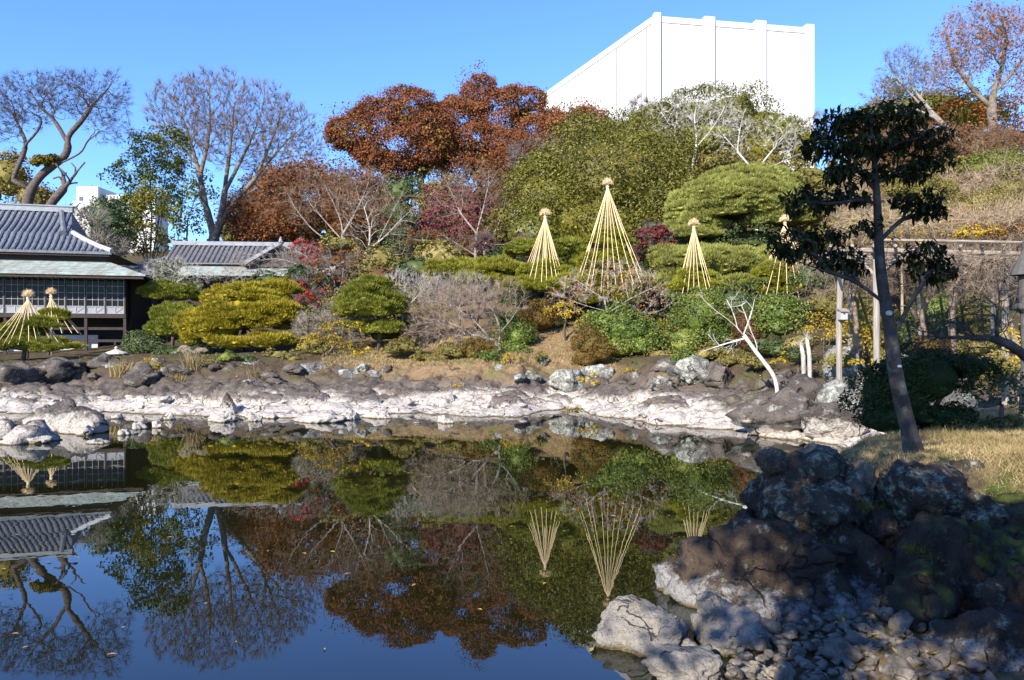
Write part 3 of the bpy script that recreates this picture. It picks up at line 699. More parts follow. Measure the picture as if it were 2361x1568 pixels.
def pine(label, lobes, mat, rs=.42, m=190, trunk_at=None, group=None, L=.2, w=.035, dens=1., tr=.12, name='pine_tree'):
    lb = np.array(lobes); x, y = (trunk_at if trunk_at else (lb[:, 0].mean(), lb[:, 1].mean())); base = np.array((x, y, H(x, y)))
    r = thing(name, label, 'pine tree', base, group)
    area = sum(2*PI*(((a[3]*a[5])**1.6+(a[3]*a[4])**1.6+(a[4]*a[5])**1.6)/3)**(1/1.6) for a in lobes)
    b = Buf(); pinecrown(b, lobes, int(dens*area*.95/(rs*rs)), rs, int(m*1.15), L*1.15, w*1.5)
    core(b, [(a[0], a[1], a[2]+a[5]*.12, a[3], a[4], a[5]*.75) for a in lobes], .72, 3); part(r, 'needles', b, M[mat], kind='stuff')
    b = Buf(); topz = max(a[2] for a in lobes)
    tp = [base+np.array((0, 0, -.3)), base+np.array((.15, 0, (topz-base[2])*.4)), np.array((lb[0][0], lb[0][1], max(topz, base[2]+.5)))]
    tube(b, tp, [tr*1.3, tr, tr*.5], 8)
    for a in lobes[1:]:
        tube(b, [tp[1], (tp[1]+np.array(a[:3]))/2+np.array((0, 0, -.1)), np.array(a[:3])], [tr*.6, tr*.5, tr*.3], 6)
    part(r, 'trunk', b, M['bark_dark'], smooth=True)
    return r

class Skel:
    def __init__(s): s.p = []; s.par = []; s.len = []; s.d = []
    def node(s, p, par):
        s.p.append(np.array(p, float)); s.par.append(par)
        if par < 0: s.len.append(0.); s.d.append(np.array((0, 0, 1.)))
        else:
            v = s.p[-1]-s.p[par]; L = np.linalg.norm(v); s.len.append(s.len[par]+L); s.d.append(v/max(L, 1e-6))
        return len(s.p)-1
def resample(path, step):
    path = np.asarray(path, float); seg = np.linalg.norm(np.diff(path, axis=0), axis=1); t = np.concatenate(([0], np.cumsum(seg))); n = max(2, int(t[-1]/step)+1)
    # smooth with Catmull-like interpolation
    tt = np.linspace(0, t[-1], n); out = np.stack([np.interp(tt, t, path[:, i]) for i in range(3)], -1)
    for _ in range(2):
        out[1:-1] = (out[:-2]+2*out[1:-1]+out[2:])/4
    return out
def skeleton(limbs, tips, step, straight=.9, lenw=.12, wob=.12, upb=.0):
    S = Skel()
    for li, path in enumerate(limbs):
        pts = resample(path, step)
        if li == 0: par = -1
        else:
            A = np.array(S.p); par = int(np.argmin(((A-pts[0])**2).sum(1)))
        for q in pts: par = S.node(q, par)
    nb = len(S.p); A0 = np.array(S.p)
    order = np.argsort([((A0-t)**2).sum(1).min() for t in tips]+rng.normal(0, .1, len(tips)))
    cap = len(S.p)+len(tips)*14+10; AP = np.zeros((cap, 3)); AD = np.zeros((cap, 3)); AL = np.zeros(cap); n = len(S.p)
    AP[:n] = S.p; AD[:n] = S.d; AL[:n] = S.len; nolow = int(len(resample(limbs[0], step))*.35)
    for ti in order:
        t = np.asarray(tips[ti]); v = t-AP[:n]; dist = np.linalg.norm(v, axis=1)+1e-6
        cs = (v*AD[:n]).sum(1)/dist
        cost = dist*(1+straight*(1-cs))+lenw*AL[:n]; cost[:nolow] += 1e3
        j = int(np.argmin(cost)); L = dist[j]; k = int(min(12, max(1, round(L/step))))
        d0 = AD[j]*L*.45; p0 = AP[j].copy(); par = j
        c1 = p0+d0; c2 = t-unit(t-p0)*L*.3+np.array((0, 0, -upb*L)); prev = p0
        for q in range(1, k+1):
            s = q/k; x = (1-s)**3*p0+3*(1-s)**2*s*c1+3*(1-s)*s*s*c2+s**3*t
            if q < k: x = x+rng.normal(0, wob*step, 3)
            par = S.node(x, par)
            if n < cap: AP[n] = S.p[-1]; AD[n] = S.d[-1]; AL[n] = S.len[-1]; n += 1
    return S, nb
def radii(S, R, rt):
    n = len(S.p); par = np.array(S.par); ch = np.zeros(n, int)
    for i in range(n):
        if par[i] >= 0: ch[par[i]] += 1
    nt = max(2, (ch == 0).sum()); e = math.log(nt)/math.log(max(R/rt, 1.5)); e = min(max(e, 1.4), 3.2); rt = R/nt**(1/e)
    acc = np.where(ch == 0, rt**e, 0.)
    for i in range(n-1, 0, -1):
        acc[par[i]] += acc[i]
    return acc**(1/e), par, ch
def skel_mesh(S, rad, par, b, kmin=3):
    n = len(S.p); P_ = np.array(S.p); main = np.full(n, -1)
    for i in range(1, n):
        p = par[i]
        if main[p] < 0 or rad[i] > rad[main[p]]: main[p] = i
    for i in range(n):
        if i == 0 or main[par[i]] != i:
            chain = [] if i == 0 else [par[i]]; j = i
            while j >= 0: chain.append(j); j = main[j]
            if len(chain) < 2: continue
            rr_ = rad[chain].copy()
            if i: rr_[0] = min(rad[par[i]]*.8, rr_[1]*1.3)
            rm = rr_.max(); k = 10 if rm > .15 else (6 if rm > .05 else (4 if rm > .02 else kmin))
            tube(b, P_[chain], rr_, k, cap=rm > .03)
def in_lobes(lobes, n, shell=.55, zlo=-1.):
    lobes = np.array(lobes); vol = lobes[:, 3]*lobes[:, 4]*lobes[:, 5]; k = rng.choice(len(lobes), size=n, p=vol/vol.sum())
    u = sphere(n); u[:, 2] = np.where(u[:, 2] < zlo, -u[:, 2], u[:, 2]); r = rng.uniform(shell**3, 1, (n, 1))**(1/3)
    return lobes[k, :3]+u*r*lobes[k, 3:6]
def bare_tree(name, label, limbs, lobes, ntips, mat, R, rt=.02, step=.7, twigs=6, tl=.7, tr=.012, shell=.4, group=None, leafm=None, nleaf=0, leaf=.2, upb=0., twmat=None, straight=.9, spread=.7, tup=.25, cat='tree', base=None, wob=.12, leaf_lobes=None, lenw=.12):
    base = np.array(limbs[0][0]) if base is None else np.array(base)
    r = thing(name, label, cat, base, group)
    tips = in_lobes(lobes, ntips, shell)
    S, nb = skeleton(limbs, tips, step, straight, lenw, wob, upb); rad, par, ch = radii(S, R, rt)
    b = Buf(); skel_mesh(S, rad, par, b); part(r, 'trunk', b, M[mat], smooth=True)
    P_ = np.array(S.p); D_ = np.array(S.d); thin = np.where((rad < rt*2.4) & (np.arange(len(rad)) >= nb*0))[0]
    if twigs and len(thin):
        w = np.where(ch[thin] == 0, 3., 1.); idx = rng.choice(thin, size=int(ntips*twigs), p=w/w.sum())
        d = D_[idx]+rng.normal(0, spread*.6, (len(idx), 3))+np.array((0, 0, tup)); b = Buf()
        p0 = P_[idx]; L = tl*rng.uniform(.4, 1.2, len(idx)); spikes(b, p0, d, L, tr)
        p1 = p0+unit(d)*(L*rng.uniform(.3, .8, len(idx)))[:, None]; d1 = unit(d)+rng.normal(0, .55, (len(idx), 3)); spikes(b, p1, d1, L*.55, tr*.7)
        part(r, 'twigs', b, M[twmat or mat], kind='stuff')
    if leafm and nleaf:
        b = Buf()
        if leaf_lobes is not None: p = in_lobes(leaf_lobes, nleaf, .2)
        else:
            idx = rng.choice(thin, size=nleaf); p = P_[idx]+rng.normal(0, tl*.5, (nleaf, 3))
        leaves(b, p, sphere(nleaf)+np.array((0, -.2, .4)), leaf, .7); part(r, 'foliage', b, M[leafm], kind='stuff')
    return r
def path(D, *pts, dd=0.):
    n = len(pts); return [P(x, y, D+dd*i/max(1, n-1)) for i, (x, y) in enumerate(pts)]

# ------------------------------------------------------------------ the timber villa on stilts (left)
def sag(p, q, n, s):          # a roof line from p to q that sags by s
    t = np.linspace(0, 1, n)[:, None]; out = np.array(p)*(1-t)+np.array(q)*t; out[:, 2] -= s*4*(t*(1-t))[:, 0]; return out
def tile_course(b, pts, r=.13, steps=True, pitch=.28):
    pts = resample(pts, pitch); n = len(pts)
    rr_ = np.where(np.arange(n) % 2 == 0, r, r*.8)
    tube(b, pts, rr_, 6)
def house():
    hx, hy = (288-CX)/F*60, 60.
    r = thing('timber_villa', 'dark timber villa on stilts with blue-grey tiled roof and green copper eaves', 'house', (hx, hy, 0), rz=math.radians(15))
    pt = lambda n, b, m, **k: part(r, n, b, M[m], local=True, **k)
    W = -14.
    # main tiled roof: eave at z 10.05, break at 11.7, ridge at 14.3
    E0 = lambda u: np.array((u, .3, 10.05)); B0 = lambda u: np.array((u, 2.1, 11.55)); R0 = lambda u: np.array((u, 5.2, 13.75))
    b = Buf(); nE = 12
    prof = np.vstack((sag(E0(0), B0(0), 6, .1), sag(B0(0), R0(0), 7, .16)[1:]))
    right = np.concatenate((np.linspace(-1.0, -4.1, 6), np.linspace(-4.2, -5.0, 7)[1:]))
    V = []; 
    for i, p in enumerate(prof): V += [(W, p[1], p[2]), (right[i], p[1], p[2])]
    for i, p in enumerate(prof): V += [(W, p[1], p[2]-.18), (right[i], p[1], p[2]-.18)]
    k = len(prof); q = [(2*i, 2*i+1, 2*i+3, 2*i+2) for i in range(k-1)]+[(2*k+2*i, 2*k+2*i+2, 2*k+2*i+3, 2*k+2*i+1) for i in range(k-1)]
    q += [(0, 2*k, 2*k+1, 1)]+[(2*i+1, 2*k+2*i+1, 2*k+2*i+3, 2*i+3) for i in range(k-1)]
    b.add(V, quads=q)
    hip = [(-1.0, .3, 10.05), (-4.1, 2.1, 11.55), (-4.1, 9, 11.55), (-1.0, 11, 10.05)]      # right hip slope and back
    b.add(hip, quads=[(0, 1, 2, 3)]); b.add([(-5., 5.2, 13.75), (-4.2, 2.1, 11.55), (-4.2, 8.3, 11.55)], tris=[(0, 1, 2)])
    b.add([(W, 5.2, 13.75), (-5, 5.2, 13.75), (-4.2, 8.3, 11.55), (W, 8.3, 11.55), (-1, 11, 10.05), (W, 11, 10.05)], quads=[(0, 3, 2, 1), (3, 5, 4, 2)])
    roof = pt('roof', b, 'tile')
    u = -1.25; first = True
    while u > W:
        lim = [i for i in range(k) if right[i] >= u+.05]
        pts = prof[lim].copy(); pts[:, 0] = u; pts[:, 2] += .04
        if len(pts) > 1:
            bb = Buf(); tile_course(bb, pts); c = part(roof, 'tile_course', bb, M['tile'], local=True, smooth=False)
        u -= .43
    b = Buf(); box(b, (W, 4.95, 13.7), (-4.9, 5.45, 14.12)); box(b, (W, 4.88, 14.12), (-4.8, 5.52, 14.22)); o = part(roof, 'ridge', b, M['ridge'], local=True)
    b = Buf(); tube(b, [(-4.95, 5.2, 14.1), (-4.7, 5.2, 14.23), (-4.45, 5.2, 14.5)], [.14, .12, .05], 6); part(roof, 'ridge_end_tile', b, M['wtile'], local=True)
    b = Buf(); pts = prof[5:].copy(); pts[:, 0] = np.linspace(-4.75, -5.75, len(pts)); pts[:, 2] += .12; tube(b, pts, .2, 8); tube(b, [pts[0]-(.0, .1, .02), pts[0]+(0, -.25, -.12)], [.27, .27], 8); part(roof, 'descending_ridge', b, M['tile'], local=True)
    b = Buf(); tube(b, sag((-1.0, .3, 10.15), (-4.15, 2.15, 11.7), 7, .12), .2, 8); part(roof, 'hip_ridge', b, M['wtile'], local=True)
    b = Buf(); box(b, (W, .42, 9.72), (-1.2, .6, 9.9)); box(b, (W, 1.2, 9.0), (-1.6, 1.35, 10.3))
    uu = -1.5
    while uu > W: box(b, (uu-.05, .45, 9.88), (uu+.05, 1.3, 9.98)); uu -= .5
    pt('upper_wall', b, 'dwood')
    # green copper pent roof
    b = Buf(); ez, tz = 8.2, 9.42; ev, tv = -1.75, 1.2
    hexa(b, [(W, ev, ez-.1), (1.75, ev, ez-.1), (-1.5, tv, tz-.1), (W, tv, tz-.1), (W, ev, ez), (1.75, ev, ez), (-1.5, tv, tz), (W, tv, tz)])
    hexa(b, [(1.75, ev+.005, ez-.1), (1.75, 10, ez-.1), (-1.5, 10, tz-.1), (-1.495, tv, tz-.1), (1.75, ev+.005, ez), (1.75, 10, ez), (-1.5, 10, tz), (-1.495, tv, tz)])
    pr = pt('copper_roof', b, 'copper')
    uu = -13.6
    for i in range(7):      # low horizontal copper sheet laps
        f = (i+1)/8; b = Buf(); ue = 1.75-3.25*f; box(b, (W, ev+(tv-ev)*f-.03, ez+(tz-ez)*f+.003), (ue, ev+(tv-ev)*f+.03, ez+(tz-ez)*f+.03)); part(pr, 'sheet_lap', b, M['copper'], local=True)
    b = Buf(); box(b, (W, ev+.1, ez-.32), (1.6, ev+.2, ez-.13)); uu = 1.4
    while uu > W: box(b, (uu-.04, ev+.2, ez-.28), (uu+.04, 0, ez-.14)); uu -= .45
    pt('eave_rafters', b, 'dwood')
    # wall, floor, interior
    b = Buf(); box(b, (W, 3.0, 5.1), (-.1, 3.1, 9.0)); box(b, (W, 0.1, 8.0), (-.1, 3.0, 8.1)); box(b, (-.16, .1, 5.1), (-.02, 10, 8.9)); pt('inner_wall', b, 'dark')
    b = Buf(); box(b, (W, .12, 5.2), (-.17, 3., 5.3)); pt('floor', b, 'dwood')
    b = Buf(); box(b, (W, -.16, 4.98), (.1, .09, 5.3)); pt('floor_beam', b, 'dwood')
    b = Buf(); box(b, (W, -.06, 7.95), (.06, .08, 8.2)); pt('head_beam', b, 'dwood')
    pw = 1.36
    pane1 = Buf(); box(pane1, (-.197, -.006, -.25), (.197, .006, .25)); pm = pane1.mesh('pane'); pm.materials.append(M['glass'])
    for i in range(10):
        u1 = -i*pw; u0 = u1-pw
        b = Buf(); box(b, (u1-.05, -.09, 5.3), (u1+.05, .07, 7.95)); pt('post', b, 'dwood')
        b = Buf(); w = .014; zs = [5.87, 6.36, 6.88, 7.4, 7.93]
        for z in zs: box(b, (u0+.055, -.045, z-w), (u1-.055, -.005, z+w))
        xs = np.linspace(u0+.075, u1-.075, 4)
        for x in xs: box(b, (x-.013, -.047, 5.86), (x+.013, -.003, 7.95))
        wdw = pt('window', b, 'lwood')
        for a in range(3):
            for z in range(4):
                o = bpy.data.objects.new('pane', pm); C.objects.link(o); o.parent = wdw; o.location = ((xs[a]+xs[a+1])/2, .012, (zs[z]+zs[z+1])/2)
        b = Buf(); box(b, (u0+.055, -.02, 5.32), (u1-.055, .0, 5.83)); lp = pt('lower_panel', b, 'panel')
        b = Buf(); um = (u0+u1)/2
        for (x0, x1) in ((u0+.05, u0+.1), (um-.03, um+.03), (u1-.1, u1-.05)): box(b, (x0, -.055, 5.32), (x1, -.021, 5.84))
        box(b, (u0+.05, -.053, 5.31), (u1-.05, -.022, 5.355)); box(b, (u0+.05, -.053, 5.79), (u1-.05, -.022, 5.835))
        beam(b, (u0+.1, -.038, 5.78), (um-.03, -.038, 5.37), .03, .03); beam(b, (um+.03, -.038, 5.37), (u1-.1, -.038, 5.78), .03, .03)
        part(lp, 'lattice', b, M['lwood'], local=True)
    for u_, w_, a, c in ((-5.4, 1.5, 5.5, 7.8), (-6.95, 1.2, 5.5, 7.8), (-3.95, .0, 0, 0)):
        if w_:
            b = Buf(); box(b, (u_-w_/2, .9, a), (u_+w_/2, .96, c)); pt('paper_screen', b, 'shoji')
    for u_ in (-.5, -5.05):
        b = Buf(); tube(b, [(u_, .5, 5.3), (u_, .5, 7.9)], .11, 10); pt('red_column', b, 'redwood')
    # stilts and braces
    for i, u_ in enumerate((0, -2.7, -5.4, -8.1, -10.8)):
        b = Buf(); box(b, (u_-.1, -.1, 2.0), (u_+.1, .1, 4.98)); pt('stilt', b, 'dwood')
    for z in (4.17, 3.24):
        b = Buf(); box(b, (W, -.05, z-.1), (0, .05, z+.1)); pt('brace', b, 'dwood')
    b = Buf(); box(b, (-.9, .6, 1.9), (-.76, .74, 3.24)); pt('short_stilt', b, 'dwood')
    b = Buf(); box(b, (W, 2.2, 1.6), (-2.4, 2.35, 3.7)); pt('plinth_wall', b, 'plaster'); b = Buf(); box(b, (W, 2.9, 3.7), (-.2, 3.0, 5.1)); pt('under_floor_wall', b, 'dark')  # upper wall near-black: the floor's shadow is put into its colour
    b = Buf(); box(b, (-2.4, 2.9, 1.6), (.2, 3.0, 3.7)); box(b, (.05, 1.5, 1.6), (.15, 10, 8.1)); pt('side_wall', b, 'dark')  # end wall turned from the sun, its shade painted in as near-black
    b = Buf(); box(b, (1.0, 1.0, 6.7), (2.2, 2.2, 6.8)); pt('side_canopy', b, 'post')
house()
def annexe():
    D = 74.; ax, ay = (375-CX)/F*D, D
    r = thing('tiled_annexe', 'low grey tiled annexe with green copper eave behind the golden pine', 'house', (ax, ay, 0), rz=math.radians(6))
    pt = lambda n, b, m, **k: part(r, n, b, M[m], local=True, **k)
    s = D/F; L = 305*s
    rz_, ez, pz, bz = EYE+238*s, EYE+188*s, EYE+185*s, EYE+158*s
    b = Buf(); hexa(b, [(0, 0, ez-.12), (L, 0, ez-.12), (L, 3.2, rz_-.12), (0, 3.2, rz_-.12), (0, 0, ez), (L, 0, ez), (L, 3.2, rz_), (0, 3.2, rz_)])
    hexa(b, [(0, 6.4, ez-.12), (0, 3.2, rz_-.12), (L, 3.2, rz_-.12), (L, 6.4, ez-.12), (0, 6.4, ez), (0, 3.2, rz_), (L, 3.2, rz_), (L, 6.4, ez)])
    roof = pt('roof', b, 'tile2'); u = .25
    while u < L-.1:
        bb = Buf(); tile_course(bb, np.array([(u, -.02, ez+.04), (u, 1.6, (ez+rz_)/2+.04-.03), (u, 3.15, rz_+.04)]), .12); part(roof, 'tile_course', bb, M['tile2'], local=True); u += .47
    b = Buf(); box(b, (-.1, 2.95, rz_-.02), (L, 3.45, rz_+.38)); part(roof, 'ridge', b, M['ridge'], local=True)
    b = Buf(); tube(b, [(0, 3.2, rz_+.35), (-.2, 3.2, rz_+.45), (-.45, 3.2, rz_+.75)], [.13, .1, .05], 6); part(roof, 'ridge_end_tile', b, M['ridge'], local=True)
    b = Buf(); box(b, (.4, .5, 6.), (L+2.5, 6., ez-.15)); b.add([(.4, .5, ez-.15), (.4, 5.9, ez-.15), (.4, 3.2, rz_-.3)], tris=[(0, 1, 2)]); pt('wall', b, 'dwood')
    b = Buf(); hexa(b, [(0, -1.6, bz-.1), (L+3.5, -1.6, bz-.1), (L+3.5, .6, pz-.1), (1.0, .6, pz-.1), (0, -1.6, bz), (L+3.5, -1.6, bz), (L+3.5, .6, pz), (1.0, .6, pz)]); pt('copper_roof', b, 'copper')
    # front-facing gable at the right end
    gx = (645-375)*s; b = Buf(); az = EYE+232*s; gz = EYE+184*s
    for sg in (-1, 1):
        x0 = gx+sg*3.6
        hexa(b, [(gx, -1.0, az-.12), (x0, -1.0, gz-.12), (x0, 4, gz-.12), (gx, 4, az-.12), (gx, -1.0, az), (x0, -1.0, gz), (x0, 4, gz), (gx, 4, az)])
    g = pt('gable_roof', b, 'tile2')
    b = Buf(); tube(b, [(gx, -1.1, az+.12), (gx, 4, az+.12)], .2, 8); tube(b, [(gx, -1.05, az+.1), (gx, -1.05, az+.65)], [.22, .05], 6); part(g, 'ridge', b, M['ridge'], local=True)
    for sg in (-1, 1):
        b = Buf(); beam(b, (gx+sg*.25, -.97, az-.02), (gx+sg*3.4, -.97, gz+.05), .1, .3); part(g, 'verge', b, M['ridge'], local=True)
    b = Buf(); b.add([(gx-3, -.3, gz-.2), (gx+3, -.3, gz-.2), (gx, -.3, az-.2)], tris=[(0, 1, 2)]); part(g, 'gable_wall', b, M['dwood'], local=True)
    # lower lean-to roof at the left
    b = Buf(); x0, x1 = -105*s, -.2; z0, z1 = EYE+177*s, EYE+205*s
    hexa(b, [(x0, -1.8, z0-.9), (x1, -1.8, z0-.9), (x1, 1.2, z1-.1), (x0, 1.2, z0-.1), (x0, -1.8, z0-.75), (x1, -1.8, z0-.75), (x1, 1.2, z1), (x0, 1.2, z0)]); lt = pt('lean_to_roof', b, 'tile2')
    u = x0+.3
    while u < x1-.1:
        f = (u-x0)/(x1-x0); bb = Buf(); tile_course(bb, np.array([(u, -1.75, z0-.72), (u, 1.15, z0+(z1-z0)*f+.03)]), .11); part(lt, 'tile_course', bb, M['tile2'], local=True); u += .47
    b = Buf(); box(b, (x0+.3, -.8, 5.5), (x1, 1, z0-.8)); pt('lean_to_wall', b, 'dwood')
annexe()

# ------------------------------------------------------------------ the big windowless white hall and the small far block
def hall():
    A = P(1508, 30, 160.); top = A[2]; dr = np.array((.985, .174)); dl = np.array((-.38, .925)); LR, LL = 35.5, 56.; base = 18.
    r = thing('white_hall', 'huge windowless white concrete hall rising behind the hillside trees', 'building', (A[0], A[1], base))
    a2 = A[:2]; B2 = a2+dr*LR; D2 = a2+dl*LL; E2 = D2+dr*LR
    b = Buf(); f = lambda p, z: (p[0], p[1], z)
    ins = np.array((dr+dl)); 
    corn = [a2+dl*.8+dr*.4, B2+dl*.8-dr*.1, E2, D2+dr*.4]
    hexa(b, [f(p, base) for p in corn]+[f(p, top-1.2) for p in corn]); part(r, 'wall', b, M['white'])
    def slab(o, d, s0, s1, n, d0, d1, z0, z1, name, mat='white'):
        p0, p1 = o+d*s0, o+d*s1; q0, q1 = p0+n*d1, p1+n*d1; p0, p1 = p0+n*d0, p1+n*d0; b = Buf()
        hexa(b, [f(q0, z0), f(q1, z0), f(p1, z0), f(p0, z0), f(q0, z1), f(q1, z1), f(p1, z1), f(p0, z1)]); part(r, name, b, M[mat])
    nR = np.array((.174, -.985)); nL = np.array((-.925, -.38))
    sc = LR/ (2283-1213.)
    pil = [(0, 39), (325, 395), (668, 740), (1016, 1070)]
    for i, (x0, x1) in enumerate(pil): slab(a2, dr, x0*sc*1., x1*sc, nR, -1., .5, base, top, 'pilaster')
    zj = top-(330/560.)*42.
    for (x0, xm, x1) in ((39, 175, 325), (395, 520, 668), (740, 860, 1016)):
        for (p, q) in ((x0, xm), (xm, x1)):
            slab(a2, dr, p*sc, q*sc, nR, -1., .0, base, zj, 'wall_panel'); slab(a2, dr, p*sc, q*sc, nR, -1., .0, zj, top-1.9, 'wall_panel')
        slab(a2, dr, x0*sc, x1*sc, nR, -1., .12, top-1.85, top-.6, 'parapet'); slab(a2, dr, xm*sc-.07, xm*sc+.07, nR, .001, .03, base, top-1.9, 'panel_joint', 'joint'); slab(a2, dr, x0*sc+.02, x1*sc-.02, nR, .001, .02, zj-.06, zj+.06, 'panel_joint', 'joint')
    xs = [0.9, 2.6, 4.9, 7.8, 11.2, 15., 19., 23.5, 28.5, 34., 40., 48., 56.]
    for i in range(len(xs)-1):
        slab(a2, dl, xs[i], xs[i+1], nL, -1., .0, base, zj, 'wall_panel'); slab(a2, dl, xs[i], xs[i+1], nL, -1., .0, zj, top-1.9, 'wall_panel')
    for x in xs[1:-1]: slab(a2, dl, x-.1, x+.1, nL, .001, .03, base, top-1.9, 'panel_joint', 'joint')
    slab(a2, dl, .9, LL, nL, .001, .02, zj-.06, zj+.06, 'panel_joint', 'joint')
    slab(a2, dl, .9, LL, nL, -1., .12, top-1.85, top-.5, 'parapet')
    for x in (2.6, 15.):
        q = a2+dl*x+nL*.12; b = Buf(); tube(b, [f(q, base), f(q, top-1.9)], .13, 6); part(r, 'downpipe', b, M['joint'])
    b = Buf(); hexa(b, [f(p, top-1.2) for p in corn]+[f(p, top-1.15) for p in corn]); part(r, 'roof', b, M['joint'])
hall()
def far_block():
    D = 210.; s = D/F; x0 = (172-CX)*s; base = 19.
    r = thing('white_office_block', 'small white office block with one window far behind the villa roof', 'building', (x0, D, base))
    pt = lambda n, b, m: part(r, n, b, M[m]); X = lambda dx: (dx-CX)*s; Z = lambda dy: EYE-(dy-CY)*s
    b = Buf(); box(b, (X(176), D, base), (X(226), D+10, Z(430))); box(b, (X(172), D-1, base), (X(212), D-.02, Z(465))); pt('wall', b, 'white')
    b = Buf(); box(b, (X(234), D+2, base), (X(350), D+10, Z(446))); box(b, (X(226)+.02, D+3, base), (X(234)-.02, D+9, Z(470))); pt('side_wing', b, 'white')
    b = Buf(); box(b, (X(183), D-.1, Z(463)), (X(192), D-.03, Z(454))); pt('window', b, 'wglass')
    for i in range(14):
        x = X(236+i*8); b = Buf(); box(b, (x, D+1.8, Z(458)), (x+.35, D+1.95, Z(448))); pt('screen_slat', b, 'joint')
    for i in range(9):
        b = Buf(); x = X(240+i*12); box(b, (x, D+1.85, Z(480)), (x+.7, D+1.98, Z(464))); pt('window', b, 'wglass')
    b = Buf(); tube(b, [(X(223), D+2, Z(430)), (X(223), D+2, Z(408))], .08, 5); pt('aerial', b, 'joint')
    b = Buf(); tube(b, [(X(200), D+2, Z(430)), (X(200), D+2, Z(424))], .2, 5); tube(b, [(X(203), D+2, Z(430)), (X(203), D+2, Z(419))], .08, 5); pt('vent_pipe', b, 'joint')
far_block()

# ------------------------------------------------------------------ big bare trees
g0 = lambda dx, D: (lambda x: np.array((x, D, H(x, D))))((dx-CX)/F*D)
def rooted(D, *pts, dd=0.):
    p = path(D, *pts, dd=dd); x, y = p[0][0], p[0][1]; h = H(x, y)
    if p[0][2] > h: p = [np.array((x, y, h-.3))]+p
    return p
D = 80
bare_tree('bare_tree', 'gnarled bare tree with twisting limbs behind the left end of the villa roof', [
    rooted(D, (62, 470), (70, 440), (92, 405), (118, 385), (150, 362), (160, 340), (152, 320), (168, 300), (190, 278), (210, 245), (235, 220), (262, 190), (270, 165)),
    path(D, (30, 415), (38, 390), (52, 362), (62, 330), (48, 300), (30, 262), (14, 225), (5, 200), dd=2),
    path(D, (118, 385), (150, 372), (192, 350), (200, 322), (230, 308), (262, 300), (300, 300), dd=-3),
    path(D, (158, 335), (140, 300), (122, 272), (95, 250), (72, 215), (58, 190)),
    path(D, (62, 330), (90, 300), (100, 270), (60, 258), (40, 240))],
    [lobe(60, 235, 65, 65, D), lobe(140, 220, 70, 55, D), lobe(230, 225, 70, 60, D), lobe(255, 300, 50, 35, D), lobe(15, 280, 45, 60, D)],
    1100, 'bark_dark', .52, .009, .5, 9, .8, .011, .3, straight=.7, spread=.8, base=g0(62, D))
b_ = bare_tree('dead_tree_stump', 'broken leaning dead limb with a cut end behind the villa roof', [rooted(79, (110, 478), (130, 455), (160, 420), (180, 392), (196, 374))], [lobe(150, 400, 40, 30, 79)], 14, 'bark_dark', .42, .03, .5, 10, .8, .01, base=g0(110, 79))
b = Buf(); crown(b, [lobe(95, 375, 24, 18, 79.5), lobe(120, 366, 14, 10, 79.3)], .3, 60, .5, 30); single('hanging_moss', b, M['moss'], P(95, 390, 79.5), label='golden tuft of fern growing on the gnarled bare tree', cat='fern')
D = 95
bare_tree('bare_zelkova', 'tall fan-shaped bare tree with pale trunks behind the annexe', [
    rooted(D, (492, 560), (490, 530), (478, 490), (466, 430), (455, 380), (440, 330), (425, 280), (405, 235), dd=0),
    path(D, (492, 555), (505, 520), (515, 470), (520, 420), (528, 360), (535, 300), (540, 240)),
    path(D, (505, 525), (525, 490), (555, 450), (590, 410), (625, 365), (660, 325), (690, 300)),
    path(D, (478, 490), (462, 450), (462, 400), (478, 340), (485, 270), (482, 210)),
    path(D, (520, 440), (545, 390), (575, 330), (600, 270), (610, 220)),
    path(D, (555, 455), (600, 430), (650, 400), (695, 375), (725, 345)), path(D, (590, 410), (615, 350), (640, 290), (650, 240)), path(D, (455, 380), (420, 340), (385, 300), (365, 250))],
    [lobe(420, 260, 80, 85, D), lobe(500, 230, 85, 70, D), lobe(590, 260, 90, 75, D), lobe(670, 330, 75, 60, D), lobe(540, 330, 120, 60, D), lobe(420, 340, 60, 60, D), lobe(660, 285, 70, 55, D), lobe(715, 350, 40, 38, D), lobe(380, 240, 40, 50, D)],
    2100, 'bark_zel', .75, .010, .6, 10, 1.0, .013, .2, straight=1.4, spread=.5, tup=.5, twmat='bark_red', base=g0(492, D))

# evergreens and shrubs behind the villa
shrub('conifer', 'tall ragged evergreen with dark and bright green boughs left of the fan-shaped bare tree', 'tree', [lobe(345, 350, 58, 48, 88), lobe(300, 400, 42, 40, 88), lobe(375, 420, 40, 60, 88), lobe(300, 475, 40, 40, 87), lobe(390, 330, 40, 40, 88), lobe(400, 480, 30, 40, 88)], 'conifer', .34, 1.35, .9, cores=False, up_only=-1, back=1, bark='bark_dark')
shrub('bamboo', 'yellow-green bamboo clump standing below the ragged evergreen', 'bamboo', [lobe(335, 480, 34, 50, 80), lobe(330, 545, 32, 40, 80), lobe(345, 580, 30, 25, 80)], 'bamboo', .3, 1.6, .9, bark='bark_pale', cores=False)
shrub('evergreen_shrub', 'dark evergreen bush between villa roof and bamboo', 'bush', [lobe(250, 510, 52, 50, 75), lobe(265, 560, 45, 50, 75)], 'deepgreen', .32, .9, .9)
bare_tree('twiggy_shrub', 'tangled leafless shrub right beside the villa roof corner', [rooted(71, (225, 610), (215, 560), (205, 510))], [lobe(200, 520, 40, 50, 71), lobe(240, 580, 50, 35, 71)], 60, 'bark_pale', .12, .02, .5, 22, 1.2, .02, cat='shrub', base=g0(225, 71), leafm='olive', nleaf=500, leaf=.25)
